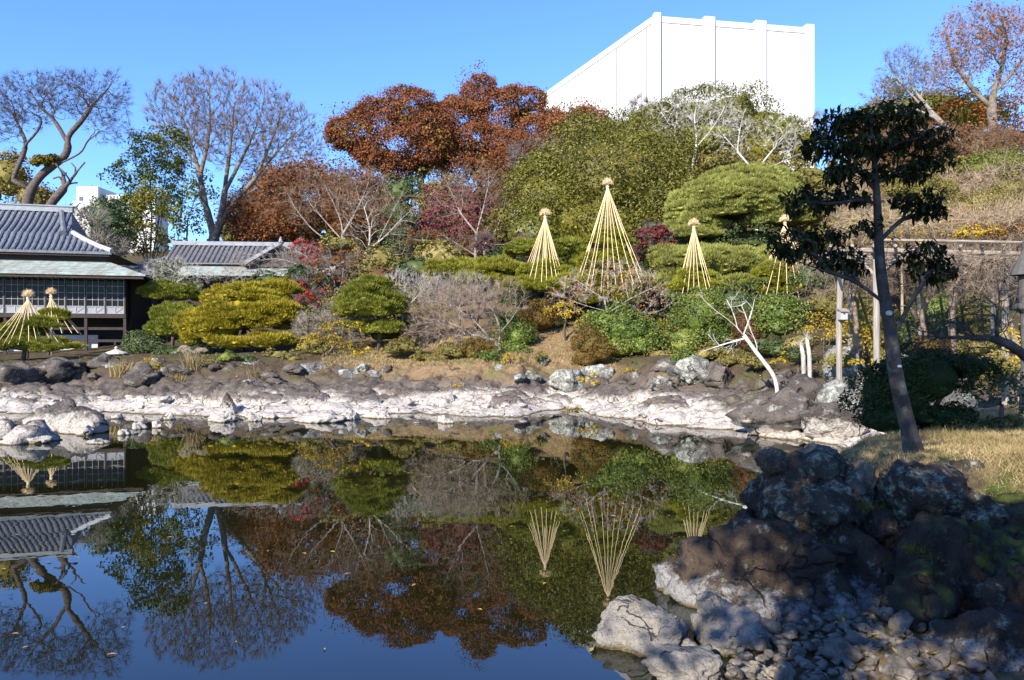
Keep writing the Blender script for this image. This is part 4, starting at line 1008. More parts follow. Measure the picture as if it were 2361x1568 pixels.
shrub('evergreen_shrub', 'olive bush at the far left edge behind the gnarled bare tree', 'bush', [lobe(20, 410, 50, 55, 92), lobe(80, 460, 50, 45, 92), lobe(-30, 440, 40, 60, 92)], 'olive', .4, .9, 1.2)
shrub('evergreen_shrub', 'green understorey tree between ragged evergreen and pale trunks', 'tree', [lobe(430, 520, 42, 50, 98), lobe(450, 440, 35, 50, 99), lobe(400, 560, 40, 30, 97)], 'conifer', .4, .7, 1.2, cores=False, back=1)
shrub('autumn_shrub', 'yellowish-orange shrub beside the pale trunks above the annexe', 'bush', [lobe(415, 510, 22, 25, 93)], 'yellow', .3, .35, .8, cores=False)
for i, (x, y, rx, ry, D, m, lab) in enumerate([(610, 520, 80, 65, 96, 'rust', 'rusty half-bare tree behind the annexe gable'), (700, 455, 100, 80, 90, 'rust', 'wide rusty-orange half-bare tree left of the red oaks'),
        (830, 470, 85, 80, 88, 'rust', 'rusty half-bare tree below the left red oak'), (630, 440, 70, 60, 108, 'brownred', 'thin purplish-brown tree behind the rusty half-bare trees'), (560, 500, 50, 60, 106, 'brownred', 'purplish twiggy tree just right of the pale trunks')]):
    bare_tree('autumn_tree', lab, [[g0(x, D)-(0, 0, .3), P(x-8, y+ry*.9, D), P(x, y+ry*.2, D)]], [lobe(x, y, rx, ry, D)], 260, 'bark_zel', .22, .012, .8, 14, 1.3, .014, .2, leafm=m, nleaf=9000 if i < 3 else 3600, leaf=.34, twmat='bark_red', base=g0(x, D), straight=1.)
shrub('evergreen_tree', 'olive green undergrowth trees behind the annexe roof', 'tree', [lobe(620, 530, 60, 35, 104), lobe(700, 525, 60, 40, 104), lobe(540, 545, 40, 30, 104)], 'olive', .42, .8, 1.2, trunk=False)
shrub('evergreen_tree', 'brown and olive undergrowth trees below the red oaks', 'tree', [lobe(800, 520, 70, 45, 103), lobe(900, 500, 70, 60, 103), lobe(1010, 470, 60, 70, 103)], 'olive', .42, .8, 1.2, trunk=False)
shrub('evergreen_tree', 'mixed undergrowth trees filling the slope below the evergreen dome at left', 'tree', [lobe(1080, 510, 80, 90, 90), lobe(1150, 460, 60, 60, 92)], 'brownred', .4, .8, 1.2, trunk=False)

def oak(label, lobes, D, tx, leafm='oak', bm='bark_zel'):
    base = g0(tx, D); r = thing('autumn_oak', label, 'tree', base)
    tips = in_lobes(lobes, 130, .4); S, nb = skeleton([[base-(0, 0, .3), P(tx-3, 425, D), P(tx-10, 365, D)]], tips, 1.2); rad, par, ch = radii(S, .45, .03)
    b = Buf(); skel_mesh(S, rad, par, b); part(r, 'trunk', b, M[bm], smooth=True)
    b = Buf(); area = sum(4*PI*a[3]*a[5] for a in lobes); crown(b, lobes, .28, int(area/.6), .9, 30, .65, .2, .75, .8, -1, .8); crown(b, lobes, .27, int(area/2.2), 1.9, 18, .65, .2, .75, .9, -1, .8)
    part(r, 'foliage', b, M[leafm], kind='stuff')
    b = Buf(); crown(b, [(a[0], a[1], a[2]-a[5]*.45, a[3]*.7, a[4]*.7, a[5]*.5) for a in lobes[::2]], .5, int(area/8), 1.4, 24, .65, .2, .7, .8, -1, .9); part(r, 'inner_foliage', b, M['oakg'], label='greenish inner leaves', kind='stuff')
oak('red-brown oak on the left of the hilltop group', [lobe(822, 300, 58, 42, 105), lobe(880, 275, 55, 45, 105), lobe(940, 250, 55, 42, 105), lobe(905, 330, 85, 45, 105), lobe(985, 300, 50, 60, 105), lobe(960, 355, 60, 40, 105), lobe(1010, 330, 40, 50, 106), lobe(790, 320, 32, 24, 105), lobe(855, 345, 45, 30, 105), lobe(930, 385, 50, 24, 105), lobe(880, 372, 34, 18, 105)], 105, 975)
oak('tallest red-brown oak in the middle of the hilltop group', [lobe(1100, 225, 38, 45, 108), lobe(1060, 265, 55, 45, 108), lobe(1200, 250, 48, 50, 108), lobe(1150, 270, 60, 55, 108), lobe(1090, 330, 75, 45, 108), lobe(1230, 300, 50, 50, 108), lobe(1015, 295, 40, 50, 107), lobe(1160, 345, 70, 45, 107), lobe(1270, 290, 36, 36, 107), lobe(1060, 375, 50, 30, 107), lobe(1130, 385, 50, 28, 107)], 108, 1110)
oak('smaller red-brown oak at the right of the hilltop group', [lobe(1335, 285, 50, 40, 104), lobe(1290, 310, 45, 40, 104), lobe(1375, 305, 35, 30, 104)], 104, 1320)
oak('russet tree below the tallest oak', [lobe(1205, 360, 55, 40, 98), lobe(1170, 395, 45, 30, 98), lobe(1250, 345, 40, 28, 98)], 98, 1200, 'rust')
shrub('evergreen_tree', 'dark green tree under the left red oak', 'tree', [lobe(945, 395, 55, 35, 107), lobe(880, 385, 45, 20, 108)], 'oakg', .42, .9, 1.1, cores=False, back=1)
shrub('evergreen_tree', 'dark glossy green tree left of the crimson maple', 'tree', [lobe(925, 440, 38, 35, 84), lobe(915, 490, 30, 30, 84)], 'deepgreen', .34, 1., .8)
shrub('conifer', 'blue-green layered conifer left of the crimson maple', 'tree', [lobe(920, 540, 45, 20, 72), lobe(950, 570, 60, 22, 71), lobe(900, 590, 45, 22, 71), lobe(940, 510, 30, 20, 72)], 'deepgreen', .28, .8, .6)

# ------------------------------------------------------------------ evergreen dome and the hill behind it
shrub('evergreen_dome', 'broad rounded evergreen with glossy olive leaves in the middle of the hillside', 'tree', [
    lobe(1400, 430, 195, 130, 68), lobe(1270, 470, 110, 95, 66), lobe(1240, 540, 90, 70, 64), lobe(1460, 360, 130, 75, 70), lobe(1520, 470, 90, 85, 66), lobe(1380, 520, 130, 70, 63), lobe(1490, 550, 70, 60, 62)],
    'dome', .23, .95, 1.25, m=40)
shrub('evergreen_dome', 'second rounded evergreen rising behind the top of the broad dome', 'tree', [lobe(1440, 320, 75, 55, 80), lobe(1380, 345, 60, 50, 79), lobe(1500, 300, 60, 55, 82)], 'dome2', .26, .9, 1.2)
shrub('camphor_tree', 'bright yellow-green evergreen in front of the white hall', 'tree', [lobe(1690, 260, 70, 50, 92), lobe(1600, 265, 60, 40, 92), lobe(1530, 270, 40, 45, 92), lobe(1750, 290, 55, 45, 92), lobe(1640, 330, 110, 55, 90)], 'dome2', .28, .8, 1.2)
shrub('camphor_tree', 'golden-green evergreen at the right foot of the white hall', 'tree', [lobe(1800, 310, 62, 52, 85), lobe(1850, 340, 40, 45, 85), lobe(1760, 350, 50, 40, 84)], 'camphor', .26, .8, 1.)
shrub('evergreen_tree', 'shaded green thicket behind the white-limbed tree', 'tree', [lobe(1650, 390, 90, 45, 82), lobe(1760, 400, 80, 40, 80), lobe(1860, 420, 70, 45, 78), lobe(1560, 390, 50, 60, 80)], 'olive', .36, .9, 1.)
D = 74
bare_tree('white_barked_tree', 'bare tree with white limbs spread in front of the evergreen hilltop', [
    rooted(D, (1592, 432), (1592, 400), (1575, 360), (1560, 320), (1540, 280), (1510, 240)),
    path(D, (1592, 400), (1602, 360), (1608, 320), (1600, 280), (1605, 240)),
    path(D, (1570, 352), (1530, 325), (1500, 300)), path(D, (1605, 340), (1640, 300), (1665, 260), (1680, 225))],
    [lobe(1560, 270, 70, 50, D), lobe(1640, 260, 60, 45, D), lobe(1520, 290, 45, 40, D)], 300, 'bark_birch', .17, .007, .5, 8, .6, .008, .3, straight=1., base=g0(1592, D))
D = 73
bare_tree('white_barked_tree', 'low forked bare tree with white limbs at the right of the evergreen hilltop', [
    rooted(D, (1745, 420), (1742, 395), (1770, 360), (1800, 325), (1820, 300)), path(D, (1742, 398), (1700, 350), (1675, 320), (1650, 290)), path(D, (1742, 398), (1800, 375), (1850, 350)), path(D, (1700, 350), (1705, 300), (1715, 260))],
    [lobe(1800, 310, 55, 45, D), lobe(1690, 300, 55, 55, D), lobe(1840, 350, 35, 25, D)], 260, 'bark_birch', .15, .007, .5, 8, .6, .008, .3, straight=1., base=g0(1745, D))
for i, (x, y, rx, ry, D, lab) in enumerate([(1480, 262, 40, 35, 98, 'wispy bare tree against the white hall above the dome'), (1880, 300, 40, 35, 98, 'wispy bare tree at the right corner of the white hall')]):
    bare_tree('bare_tree', lab, [[g0(x, D)-(0, 0, .3), P(x, y+ry, D)]], [lobe(x, y, rx, ry, D)], 50, 'bark_grey', .15, .02, .8, 20, 1.1, .012, base=g0(x, D))
bare_tree('bare_tree', 'thin grey bare tree on the ridge between russet oak and dome', [rooted(82, (1230, 470), (1225, 420), (1240, 370))], [lobe(1260, 360, 90, 40, 82), lobe(1330, 340, 60, 35, 82)], 110, 'bark_grey', .2, .02, .7, 24, 1., .014, base=g0(1230, 82))

# grey bare trees and the crimson maple in the middle
def maple(label, lobes, mat, leaf=.2, D=None, n=3000, group=None):
    L0 = lobes[0]; base = np.array((L0[0], L0[1], H(L0[0], L0[1])))
    tp = np.array(L0[:3])
    r = bare_tree('maple_tree', label, [[base-(0, 0, .2), (base+tp)/2+(.2, 0, -.1), tp]], lobes, 90, 'bark_grey', .13, .015, .6, 14, .6, .01, .3, cat='maple', base=base)
    b = Buf(); area = sum(4*PI*a[3]*a[5] for a in lobes); rc_ = max(.25, .2*L0[3]); crown(b, lobes, leaf, max(10, int(n/18)), rc_, 18, .7, .5, .4, .6, -1, .9); part(r, 'foliage', b, M[mat], kind='stuff'); return r
maple('crimson maple behind the grey bare trees in the middle', [lobe(1065, 500, 85, 55, 74), lobe(1010, 520, 50, 35, 73), lobe(1110, 540, 60, 40, 72), lobe(1030, 460, 50, 35, 75)], 'pinkmaple', .26, n=6500)
maple('bright red maple glowing beside the annexe gable', [lobe(705, 580, 40, 24, 66), lobe(725, 605, 22, 20, 65)], 'red', .2, n=2200)
maple('scarlet low maple right of the golden pine', [lobe(715, 690, 32, 20, 56), lobe(690, 660, 22, 16, 56)], 'red', .17, n=1500)
maple('rusty maple behind the green centre pine', [lobe(770, 640, 55, 50, 58), lobe(800, 600, 45, 35, 60), lobe(740, 610, 30, 30, 60)], 'rust', .2, n=1700)
maple('small red maple between tallest rope cone and grey-green pine', [lobe(1505, 545, 38, 24, 54), lobe(1480, 585, 22, 22, 53.5), lobe(1530, 560, 25, 18, 54)], 'maple', .2, n=2600)
maple('little red maple glimpsed left of the leftmost hillside rope cone', [lobe(1115, 560, 25, 20, 60), lobe(1200, 555, 15, 14, 58)], 'maple', .2, n=800)
D = 66
bare_tree('bare_tree', 'grey bare tree with slender forked trunk in front of the crimson maple', [
    rooted(D, (1100, 625), (1095, 580), (1100, 530), (1115, 480), (1125, 430), (1150, 390)), path(D, (1097, 585), (1140, 540), (1160, 490), (1170, 440)), path(D, (1100, 540), (1060, 490), (1040, 440), (1020, 400)), path(D, (1098, 590), (1050, 560), (1010, 535))],
    [lobe(1110, 430, 95, 60, D), lobe(1030, 450, 60, 60, D), lobe(1150, 510, 50, 60, D), lobe(1040, 560, 50, 35, D)], 520, 'bark_pale', .15, .007, .45, 8, .55, .007, .3, straight=1.1, twmat='bark_red', base=g0(1100, D))
D = 64
bare_tree('bare_tree', 'leaning pale bare tree left of the crimson maple', [
    rooted(D, (822, 625), (832, 600), (850, 575), (890, 545), (925, 505), (955, 480)), path(D, (835, 597), (880, 590), (940, 585)), path(D, (850, 575), (855, 530), (840, 480)),
    path(D, (870, 560), (900, 500), (930, 440))], [lobe(900, 490, 80, 60, D), lobe(830, 500, 60, 60, D), lobe(940, 560, 60, 40, D)], 380, 'bark_white', .14, .007, .45, 8, .55, .007, .3, twmat='bark_red', base=g0(822, D))
D = 68
bare_tree('bare_tree', 'many-limbed pale bare tree above the annexe gable', [
    rooted(D, (792, 600), (790, 560), (790, 520), (775, 480), (755, 440)), path(D, (790, 540), (815, 500), (835, 460), (850, 420)), path(D, (790, 555), (750, 510), (715, 470)), path(D, (770, 565), (720, 530), (680, 480), (660, 440))],
    [lobe(760, 440, 95, 60, D), lobe(840, 440, 70, 60, D), lobe(690, 470, 60, 50, D)], 520, 'bark_pale', .17, .007, .45, 8, .55, .007, .3, twmat='bark_red', base=g0(792, D))
D = 62
bare_tree('bare_tree', 'arching leafless tree over the annexe copper eave', [
    rooted(D, (760, 665), (730, 640), (690, 610), (640, 595), (600, 600)), path(D, (700, 615), (650, 625), (590, 630), (545, 640)), path(D, (730, 640), (720, 600), (690, 580))],
    [lobe(620, 600, 90, 32, D), lobe(560, 640, 70, 25, D), lobe(700, 600, 50, 40, D)], 320, 'bark_pale', .1, .007, .45, 8, .55, .007, .2, base=g0(760, D))
bare_tree('white_twigged_shrub', 'white-twigged leafless shrub right of the villa eave', [rooted(61, (400, 690), (405, 650), (400, 620))], [lobe(395, 625, 62, 32, 61), lobe(450, 640, 50, 22, 61)], 170, 'bark_white', .07, .008, .4, 9, .55, .008, .2, cat='shrub', base=g0(400, 61))
shrub('evergreen_shrub', 'round green bush inside the white-twigged shrub beside the villa', 'bush', [lobe(385, 625, 34, 26, 63)], 'broad', .2, 1., .5)
shrub('evergreen_shrub', 'olive shrubs between the annexe gable and the leaning pale tree', 'bush', [lobe(785, 565, 35, 20, 67), lobe(850, 640, 50, 35, 60), lobe(900, 640, 45, 30, 59)], 'olive', .22, .9, .6)
shrub('evergreen_shrub', 'green shrub right behind the golden pine top', 'bush', [lobe(745, 660, 40, 40, 59), lobe(690, 640, 30, 30, 60)], 'broad', .2, .8, .5)

# right-hand hillside
D = 62
bare_tree('autumn_zelkova', 'tall spreading tree with sparse orange leaves at the top right corner', [
    rooted(D, (2310, 350), (2295, 310), (2285, 260), (2290, 210), (2310, 160), (2320, 100), (2315, 50)), path(D, (2287, 250), (2250, 215), (2215, 170), (2190, 120), (2180, 70), (2195, 20)), path(D, (2290, 215), (2335, 170), (2370, 120), (2400, 60)), path(D, (2255, 220), (2210, 210), (2160, 190), (2120, 170))],
    [lobe(2240, 90, 90, 80, D), lobe(2340, 90, 80, 85, D), lobe(2190, 170, 70, 45, D), lobe(2340, 200, 60, 50, D)], 1100, 'bark_zel', .36, .007, .45, 8, .6, .007, .25, leafm='orange', nleaf=5200, leaf=.17, base=g0(2310, D), twmat='bark_red')
D = 58
bare_tree('bare_tree', 'leaning bare tree reaching left over the right-hand hill', [
    rooted(D, (2240, 345), (2215, 330), (2170, 285), (2120, 240), (2075, 190), (2050, 150)), path(D, (2200, 312), (2150, 260), (2100, 200), (2085, 150)), path(D, (2160, 275), (2110, 250), (2050, 235), (2010, 225))],
    [lobe(2080, 165, 55, 55, D), lobe(2040, 220, 50, 30, D), lobe(2130, 180, 50, 45, D)], 520, 'bark_pale', .2, .007, .45, 8, .6, .007, .3, base=g0(2240, D), twmat='bark_grey')
shrub('evergreen_dome', 'dark rounded evergreen on the skyline at right', 'tree', [lobe(2080, 270, 85, 55, 72), lobe(2150, 255, 70, 45, 72), lobe(2230, 270, 80, 50, 72), lobe(1990, 300, 50, 40, 72)], 'dome2', .32, 1., .9)
shrub('autumn_shrub', 'golden-orange leaved tree on the skyline at right', 'tree', [lobe(2230, 270, 65, 45, 65), lobe(2320, 280, 50, 40, 66), lobe(2120, 250, 30, 14, 68)], 'orange', .24, .55, .8, cores=False)
shrub('autumn_shrub', 'brown-red thicket below the skyline trees at right', 'bush', [lobe(2150, 330, 110, 40, 60), lobe(2300, 330, 90, 40, 58), lobe(2000, 330, 60, 35, 62)], 'brownred', .24, .8, .8)
shrub('evergreen_shrub', 'olive green thicket on the right-hand slope', 'bush', [lobe(2300, 390, 90, 40, 50), lobe(2180, 420, 70, 35, 50), lobe(2020, 390, 80, 50, 58), lobe(1960, 430, 60, 40, 56)], 'olive', .2, .9, .6)
for i, (x, y, rx, ry, D, m, lab) in enumerate([(2010, 470, 110, 70, 47, 'bark_straw', 'tan leafless brush on the slope behind the leaning tree'), (2170, 480, 110, 70, 45, 'bark_straw', 'tan leafless brush in the middle of the right slope'), (2310, 470, 110, 90, 43, 'bark_straw', 'tan leafless brush at the right frame edge'),
        (2100, 400, 110, 50, 52, 'bark_tan', 'greyish leafless brush high on the right slope'), (2280, 420, 110, 60, 49, 'bark_tan', 'greyish leafless brush high at the right edge'), (2080, 525, 140, 35, 40, 'bark_straw', 'tangle of tan vines over the left of the pergola roof'), (2290, 525, 130, 40, 38, 'bark_straw', 'tangle of tan vines over the right of the pergola roof')]):
    base = g0(x, D); bare_tree('leafless_brush', lab, [[base-(0, 0, .2), (base+P(x, y, D))/2, P(x, y, D)]], [lobe(x, y, rx, ry, D)], 240, m, .07, .010, .5, 11, 1.0, .010, .0, cat='brush', leafm='yellow' if i > 4 else 'rust', nleaf=420, leaf=.13, base=base, spread=1.6, tup=0., twmat=m, wob=.3, straight=.4)
for x, y, rx, ry, D, lab in ((2140, 350, 80, 55, 50, 'orange-brown twiggy tree high on the right slope behind the leaning tree'), (2290, 350, 80, 55, 49, 'orange-brown twiggy tree at the top of the right slope'), (2040, 360, 60, 55, 53, 'orange-brown twiggy tree left of the others on the right slope')):
    bare_tree('autumn_tree', lab, [[g0(x, D)-(0, 0, .2), P(x-6, y+ry*.8, D), P(x, y+ry*.1, D)], [P(x-6, y+ry*.8, D), P(x+rx*.4, y, D)], [P(x-6, y+ry*.8, D), P(x-rx*.5, y, D)]], [lobe(x, y, rx, ry, D)], 240, 'bark_pale', .13, .007, .45, 9, .7, .008, .2, leafm='rust', nleaf=1300, leaf=.15, twmat='bark_red', base=g0(x, D), straight=1.)
D = 48
bare_tree('bare_tree', 'pale leafless tree with a horizontal limb right of the dark leaning tree', [rooted(D, (2330, 560), (2325, 500), (2290, 455), (2230, 430), (2180, 425)), path(D, (2325, 500), (2340, 440), (2350, 380)), path(D, (2240, 432), (2200, 460), (2170, 500))], [lobe(2230, 450, 70, 40, D), lobe(2340, 410, 40, 50, D)], 80, 'bark_white', .1, .012, .4, 14, .6, .009, base=g0(2330, D))
# understorey filling the slopes between the named plants
UND = [(2040, 440, 47, 'rust', 50, 26), (2150, 450, 44, 'olive', 54, 36), (2220, 425, 46, 'brownred', 54, 24), (2330, 445, 42, 'olive', 50, 40), (2210, 505, 40, 'rust', 46, 30), (2110, 500, 41, 'conifer', 56, 30), (2340, 500, 39, 'olive', 44, 22), (2180, 390, 49, 'olive', 60, 24), (2060, 400, 51, 'brownred', 56, 26), (2260, 540, 37, 'yellow', 50, 12), (2090, 545, 40, 'yellow', 50, 12), (1980, 560, 44, 'rust', 40, 22), (560, 828, 44, 'deepgreen', 30, 12), (470, 838, 43.5, 'olive', 26, 10), (665, 825, 44, 'olive', 26, 14), (250, 832, 45, 'deepgreen', 26, 12), (1040, 838, 42.5, 'olive', 24, 10), (1250, 822, 42.5, 'olive', 18, 9), (1470, 852, 40.5, 'deepgreen', 34, 14), (1640, 812, 39, 'olive', 30, 18), (1740, 838, 34, 'olive', 30, 12), (1720, 558, 58.5, 'deepgreen', 120, 34), (1010, 590, 60, 'olive', 50, 34), (960, 620, 58, 'broad', 44, 28), (870, 600, 62, 'olive', 50, 34), (1030, 640, 55, 'olive', 46, 24), (1150, 600, 60, 'broad', 44, 30), (1130, 560, 68, 'brownred', 60, 40), (980, 560, 70, 'rust', 50, 34), (880, 640, 56, 'brownred', 44, 26), (700, 650, 61, 'olive', 46, 30), (620, 650, 60, 'broad', 40, 24), (1590, 600, 58, 'deepgreen', 40, 40), (1480, 640, 56, 'deepgreen', 44, 30),
 (1900, 560, 53, 'olive', 50, 34), (1920, 610, 47, 'rust', 44, 34), (2060, 580, 45, 'olive', 60, 30), (1960, 520, 50, 'yellow', 44, 20), (2100, 440, 43, 'olive', 70, 34), (2260, 475, 41, 'olive', 84, 36), (2020, 520, 42, 'olive', 70, 30), (2310, 535, 37.5, 'rust', 74, 26), (2190, 540, 39, 'yellow', 40, 16), (2300, 385, 46, 'conifer', 70, 30), (2010, 420, 50, 'rust', 60, 30), (1900, 480, 56, 'olive', 44, 40), (2130, 370, 50, 'brownred', 90, 34), (2290, 350, 54, 'conifer', 50, 24),
 (720, 800, 46, 'olive', 34, 22), (930, 800, 44.5, 'olive', 40, 20), (980, 825, 43.5, 'olive', 30, 12), (900, 760, 48, 'broad', 44, 30), (640, 820, 45, 'olive', 30, 14), (840, 815, 45, 'yellow', 26, 12), (1040, 810, 43, 'olive', 34, 18), (1290, 760, 48, 'deepgreen', 34, 20), (1540, 770, 44, 'olive', 34, 30), (1590, 830, 39.5, 'camellia', 40, 22), (1520, 820, 41, 'olive', 30, 16), (1700, 830, 37, 'olive', 40, 18), (1770, 800, 37, 'deepgreen', 44, 26), (1850, 790, 34, 'olive', 34, 22), (1900, 700, 37, 'olive', 34, 30), (1810, 830, 31, 'yellow', 26, 12), (2080, 770, 31, 'broad', 36, 40), (2230, 800, 30, 'olive', 60, 30), (2140, 800, 29, 'brown', 40, 24), (2290, 850, 24, 'olive', 50, 30), (1930, 830, 29, 'olive', 30, 20), (1990, 840, 28, 'yellow', 24, 14)]
COLW = dict(olive='olive', broad='deep green', brownred='reddish brown', rust='rusty', deepgreen='dark green', yellow='yellow-leaved', conifer='mid-green', camellia='glossy green', brown='brown')
und = []
for i, (x, y, D, m, rx, ry) in enumerate(UND):
    und.append((shrub('undergrowth', 'x', 'bush', [lobe(x, y, rx, ry, D), lobe(x+rx*.55*(-1)**i, y+ry*.3, rx*.7, ry*.75, D-.4)], m, .11 if D < 45 else (.16 if D < 56 else .2), .6 if m in ('yellow', 'rust') else .8, cores=m not in ('yellow', 'rust'), trunk=False), COLW[m]))
seen = {}
for o, w in sorted(und, key=lambda q: q[0].location.x/q[0].location.y):
    dx = CX+o.location.x/o.location.y*F; mk = next(t for q, t in MARKS if dx < q) if dx < 1850 else ('the bird box post' if dx < 2000 else ('the dark leaning tree' if dx < 2150 else 'the right end of the pergola')); k = (w, mk); seen[k] = seen.get(k, 0)+1
    o['label'] = '%s undergrowth bush, %s of its colour from the left around %s' % (w, WORD[seen[k]-1], mk)

# ------------------------------------------------------------------ pines
pine('golden-topped cloud pine beside the villa stilts', [lobe(575, 730, 95, 72, 49), lobe(500, 765, 70, 55, 48.5), lobe(640, 672, 46, 22, 50), lobe(530, 690, 50, 30, 50), lobe(620, 730, 65, 40, 48.5), lobe(540, 795, 50, 22, 47.5), lobe(615, 790, 55, 22, 47.5), lobe(455, 745, 40, 30, 49)], 'pine_gold', .42, 210, L=.2, w=.035)
pine('green cloud pine half in the villa shadow', [lobe(400, 680, 62, 34, 62), lobe(405, 735, 50, 32, 58), lobe(385, 765, 34, 26, 56)], 'pine_green', .45, 190, L=.22, w=.04)
pine('upright green pine with a bandaged trunk near the centre', [lobe(850, 680, 48, 36, 46), lobe(812, 710, 36, 34, 46), lobe(895, 712, 40, 34, 46), lobe(850, 715, 60, 34, 45.5), lobe(860, 660, 30, 18, 46), lobe(885, 760, 40, 16, 45.5), lobe(830, 750, 32, 14, 45.8)], 'pine_green', .33, 160, trunk_at=(P(872, 800, 46)[0], 46), L=.2, w=.03)
pine('broad grey-green cloud pine on the right of the hillside', [lobe(1700, 480, 150, 70, 58), lobe(1610, 510, 70, 50, 57), lobe(1800, 500, 110, 65, 57), lobe(1720, 430, 110, 40, 59), lobe(1860, 490, 50, 45, 57), lobe(1600, 540, 45, 30, 56)], 'pine_grey', .5, 190, L=.24, w=.04)
pine('low grey-green pine under the broad one behind the rope cones', [lobe(1640, 620, 140, 48, 54), lobe(1540, 610, 60, 40, 54), lobe(1760, 620, 90, 42, 53), lobe(1700, 660, 90, 28, 52), lobe(1560, 650, 60, 25, 52.5)], 'pine_grey', .46, 170, L=.22, w=.04)
pine('low lime-green pine behind the left hillside rope cone', [lobe(1140, 625, 70, 25, 51), lobe(1040, 625, 55, 25, 52), lobe(1110, 650, 60, 20, 50)], 'pine_lime', .4, 170)
pine('mid-green pine between the two tallest rope cones', [lobe(1300, 585, 45, 34, 52), lobe(1215, 580, 45, 26, 53), lobe(1320, 620, 45, 26, 51)], 'pine_green', .4, 170)
pine('small pine inside the left hillside rope cone', [lobe(1258, 630, 58, 26, 48, .5), lobe(1215, 655, 48, 20, 47.5, .5), lobe(1305, 655, 48, 20, 47.5, .5), lobe(1260, 665, 50, 18, 47, .5)], 'pine_mid', .3, 150, L=.19, w=.03)
pine('pine inside the tallest rope cone', [lobe(1405, 560, 40, 30, 48.5, .5), lobe(1400, 610, 62, 34, 48.5, .5), lobe(1360, 650, 50, 24, 48, .5), lobe(1450, 660, 60, 28, 48, .5), lobe(1400, 690, 70, 24, 47.5, .5)], 'pine_mid', .33, 150, L=.2, w=.03)
pine('small pine inside the narrow rope cone', [lobe(1605, 640, 36, 24, 47, .5), lobe(1570, 665, 28, 18, 46.8, .5), lobe(1635, 670, 40, 22, 46.8, .5)], 'pine_mid', .28, 140, L=.18, w=.03)
pine('shaded pine inside the rope cone behind the dark leaning tree', [lobe(1800, 640, 60, 36, 46, .5), lobe(1860, 665, 45, 26, 45.6, .5), lobe(1750, 665, 40, 24, 45.8, .5)], 'pine_mid', .3, 140, L=.19, w=.03)
pine('pine spreading under the larger left rope cone', [lobe(55, 765, 45, 25, 48.8, .5), lobe(20, 785, 55, 28, 48.5, .5), lobe(95, 750, 36, 16, 48.5, .5), lobe(60, 800, 65, 20, 48, .5), lobe(-30, 790, 40, 30, 49, .5), lobe(115, 805, 24, 10, 47.5, .5)], 'pine_green', .28, 160, L=.18, w=.03)
pine('small dark pine under the smaller left rope cone', [lobe(125, 730, 32, 18, 54, .5), lobe(105, 740, 24, 14, 54, .5), lobe(170, 800, 22, 8, 53, .5), lobe(135, 790, 22, 9, 53, .5)], 'pine_mid', .28, 150, trunk_at=(P(112, 800, 54)[0], 54), L=.18, w=.03)

# ------------------------------------------------------------------ rope cones (bamboo pole, straw cap, fan of ropes)
def rope_cone(label, tip, D, half, bot, nr, xoff=0, capr=10., neck=26):
    T = P(*tip, D); x, y = T[0], T[1]; g = H(x, y); s = D/F
    r = thing('rope_cone', label, 'snow rope frame', (x, y, g), 'straw rope cones over the garden pines')
    cr = capr*s; ktop = T[2]-neck*s
    b = Buf(); tube(b, [(x, y, g-.2), (x, y, T[2]-cr*1.2)], [.055, .05], 8); part(r, 'pole', b, M['pole'])
    b = Buf(); rr_ = cr*.36; zz = T[2]-cr*1.5; tube(b, [(x, y, ktop-.05), (x, y, ktop+.1), (x, y, ktop+.16), (x, y, ktop+.28), (x, y, zz)], [rr_*1.1, rr_*.75, rr_*1.0, rr_*.7, rr_*.9], 10)
    part(r, 'binding', b, M['straw'])
    for z in (ktop+.14, ktop+.32):
        b = Buf(); tube(b, [(x, y, z-.035), (x, y, z), (x, y, z+.035)], [rr_*1.05, rr_*1.25, rr_*1.05], 10); part(r, 'knot_band', b, M['straw'])
    b = Buf(); n = 620; u = sphere(n); u[:, 2] = np.abs(u[:, 2])*.9-.25; c = np.array((x, y, T[2]-cr*1.15)); d = unit(u)
    spikes(b, c+d*cr*.35, d+np.array((0, 0, -.25)), cr*rng.uniform(.7, 1.25, n), .013)
    U, Ti = ico(3); rad = cr*(.74+.12*fbm(U*4, 2)); V = c+U*rad[:, None]*np.array((1, 1, .8)); b.add(V, tris=Ti)
    tube(b, [(x, y, c[2]), (x, y, T[2]-.02)], [cr*.5, .02], 8); part(r, 'straw_cap', b, M['straw'])
    zb = EYE-(bot-CY)*s; R = half*s
    for i in range(nr):
        a = 2*PI*(i+.3*rng.random())/nr; rr2 = R*rng.uniform(.9, 1.05); z2 = zb+rng.uniform(-.25, .45)*(1 if math.sin(a) < 0 else .6)
        e = np.array((x+xoff*s+rr2*math.cos(a), y+rr2*math.sin(a)*1.05, z2)); st = np.array((x+math.cos(a)*rr_*.6, y+math.sin(a)*rr_*.6, ktop))
        mid = st*.45+e*.55; mid[2] -= .12; b = Buf(); tube(b, resample([st, mid, e], .8), .017, 5); part(r, 'rope', b, M['rope'])
rope_cone('straw-capped rope cone farthest left on the hillside', (1257, 480), 48, 57, 668, 24)
rope_cone('tallest straw-capped rope cone beside the little red maple', (1401, 410), 48.3, 86, 672, 28, 6)
rope_cone('narrow straw-capped rope cone above the tall camellia', (1600, 503), 47, 45, 684, 19, 5)
rope_cone('straw-capped rope cone partly hidden by the dark leaning tree', (1810, 494), 46, 90, 700, 22, 8)
rope_cone('larger rope cone in front of the villa windows', (65, 667), 48.8, 70, 800, 24, 0, 10.5)
rope_cone('smaller rope cone in front of the villa windows', (118, 663), 54, 44, 770, 14, 18, 9.)

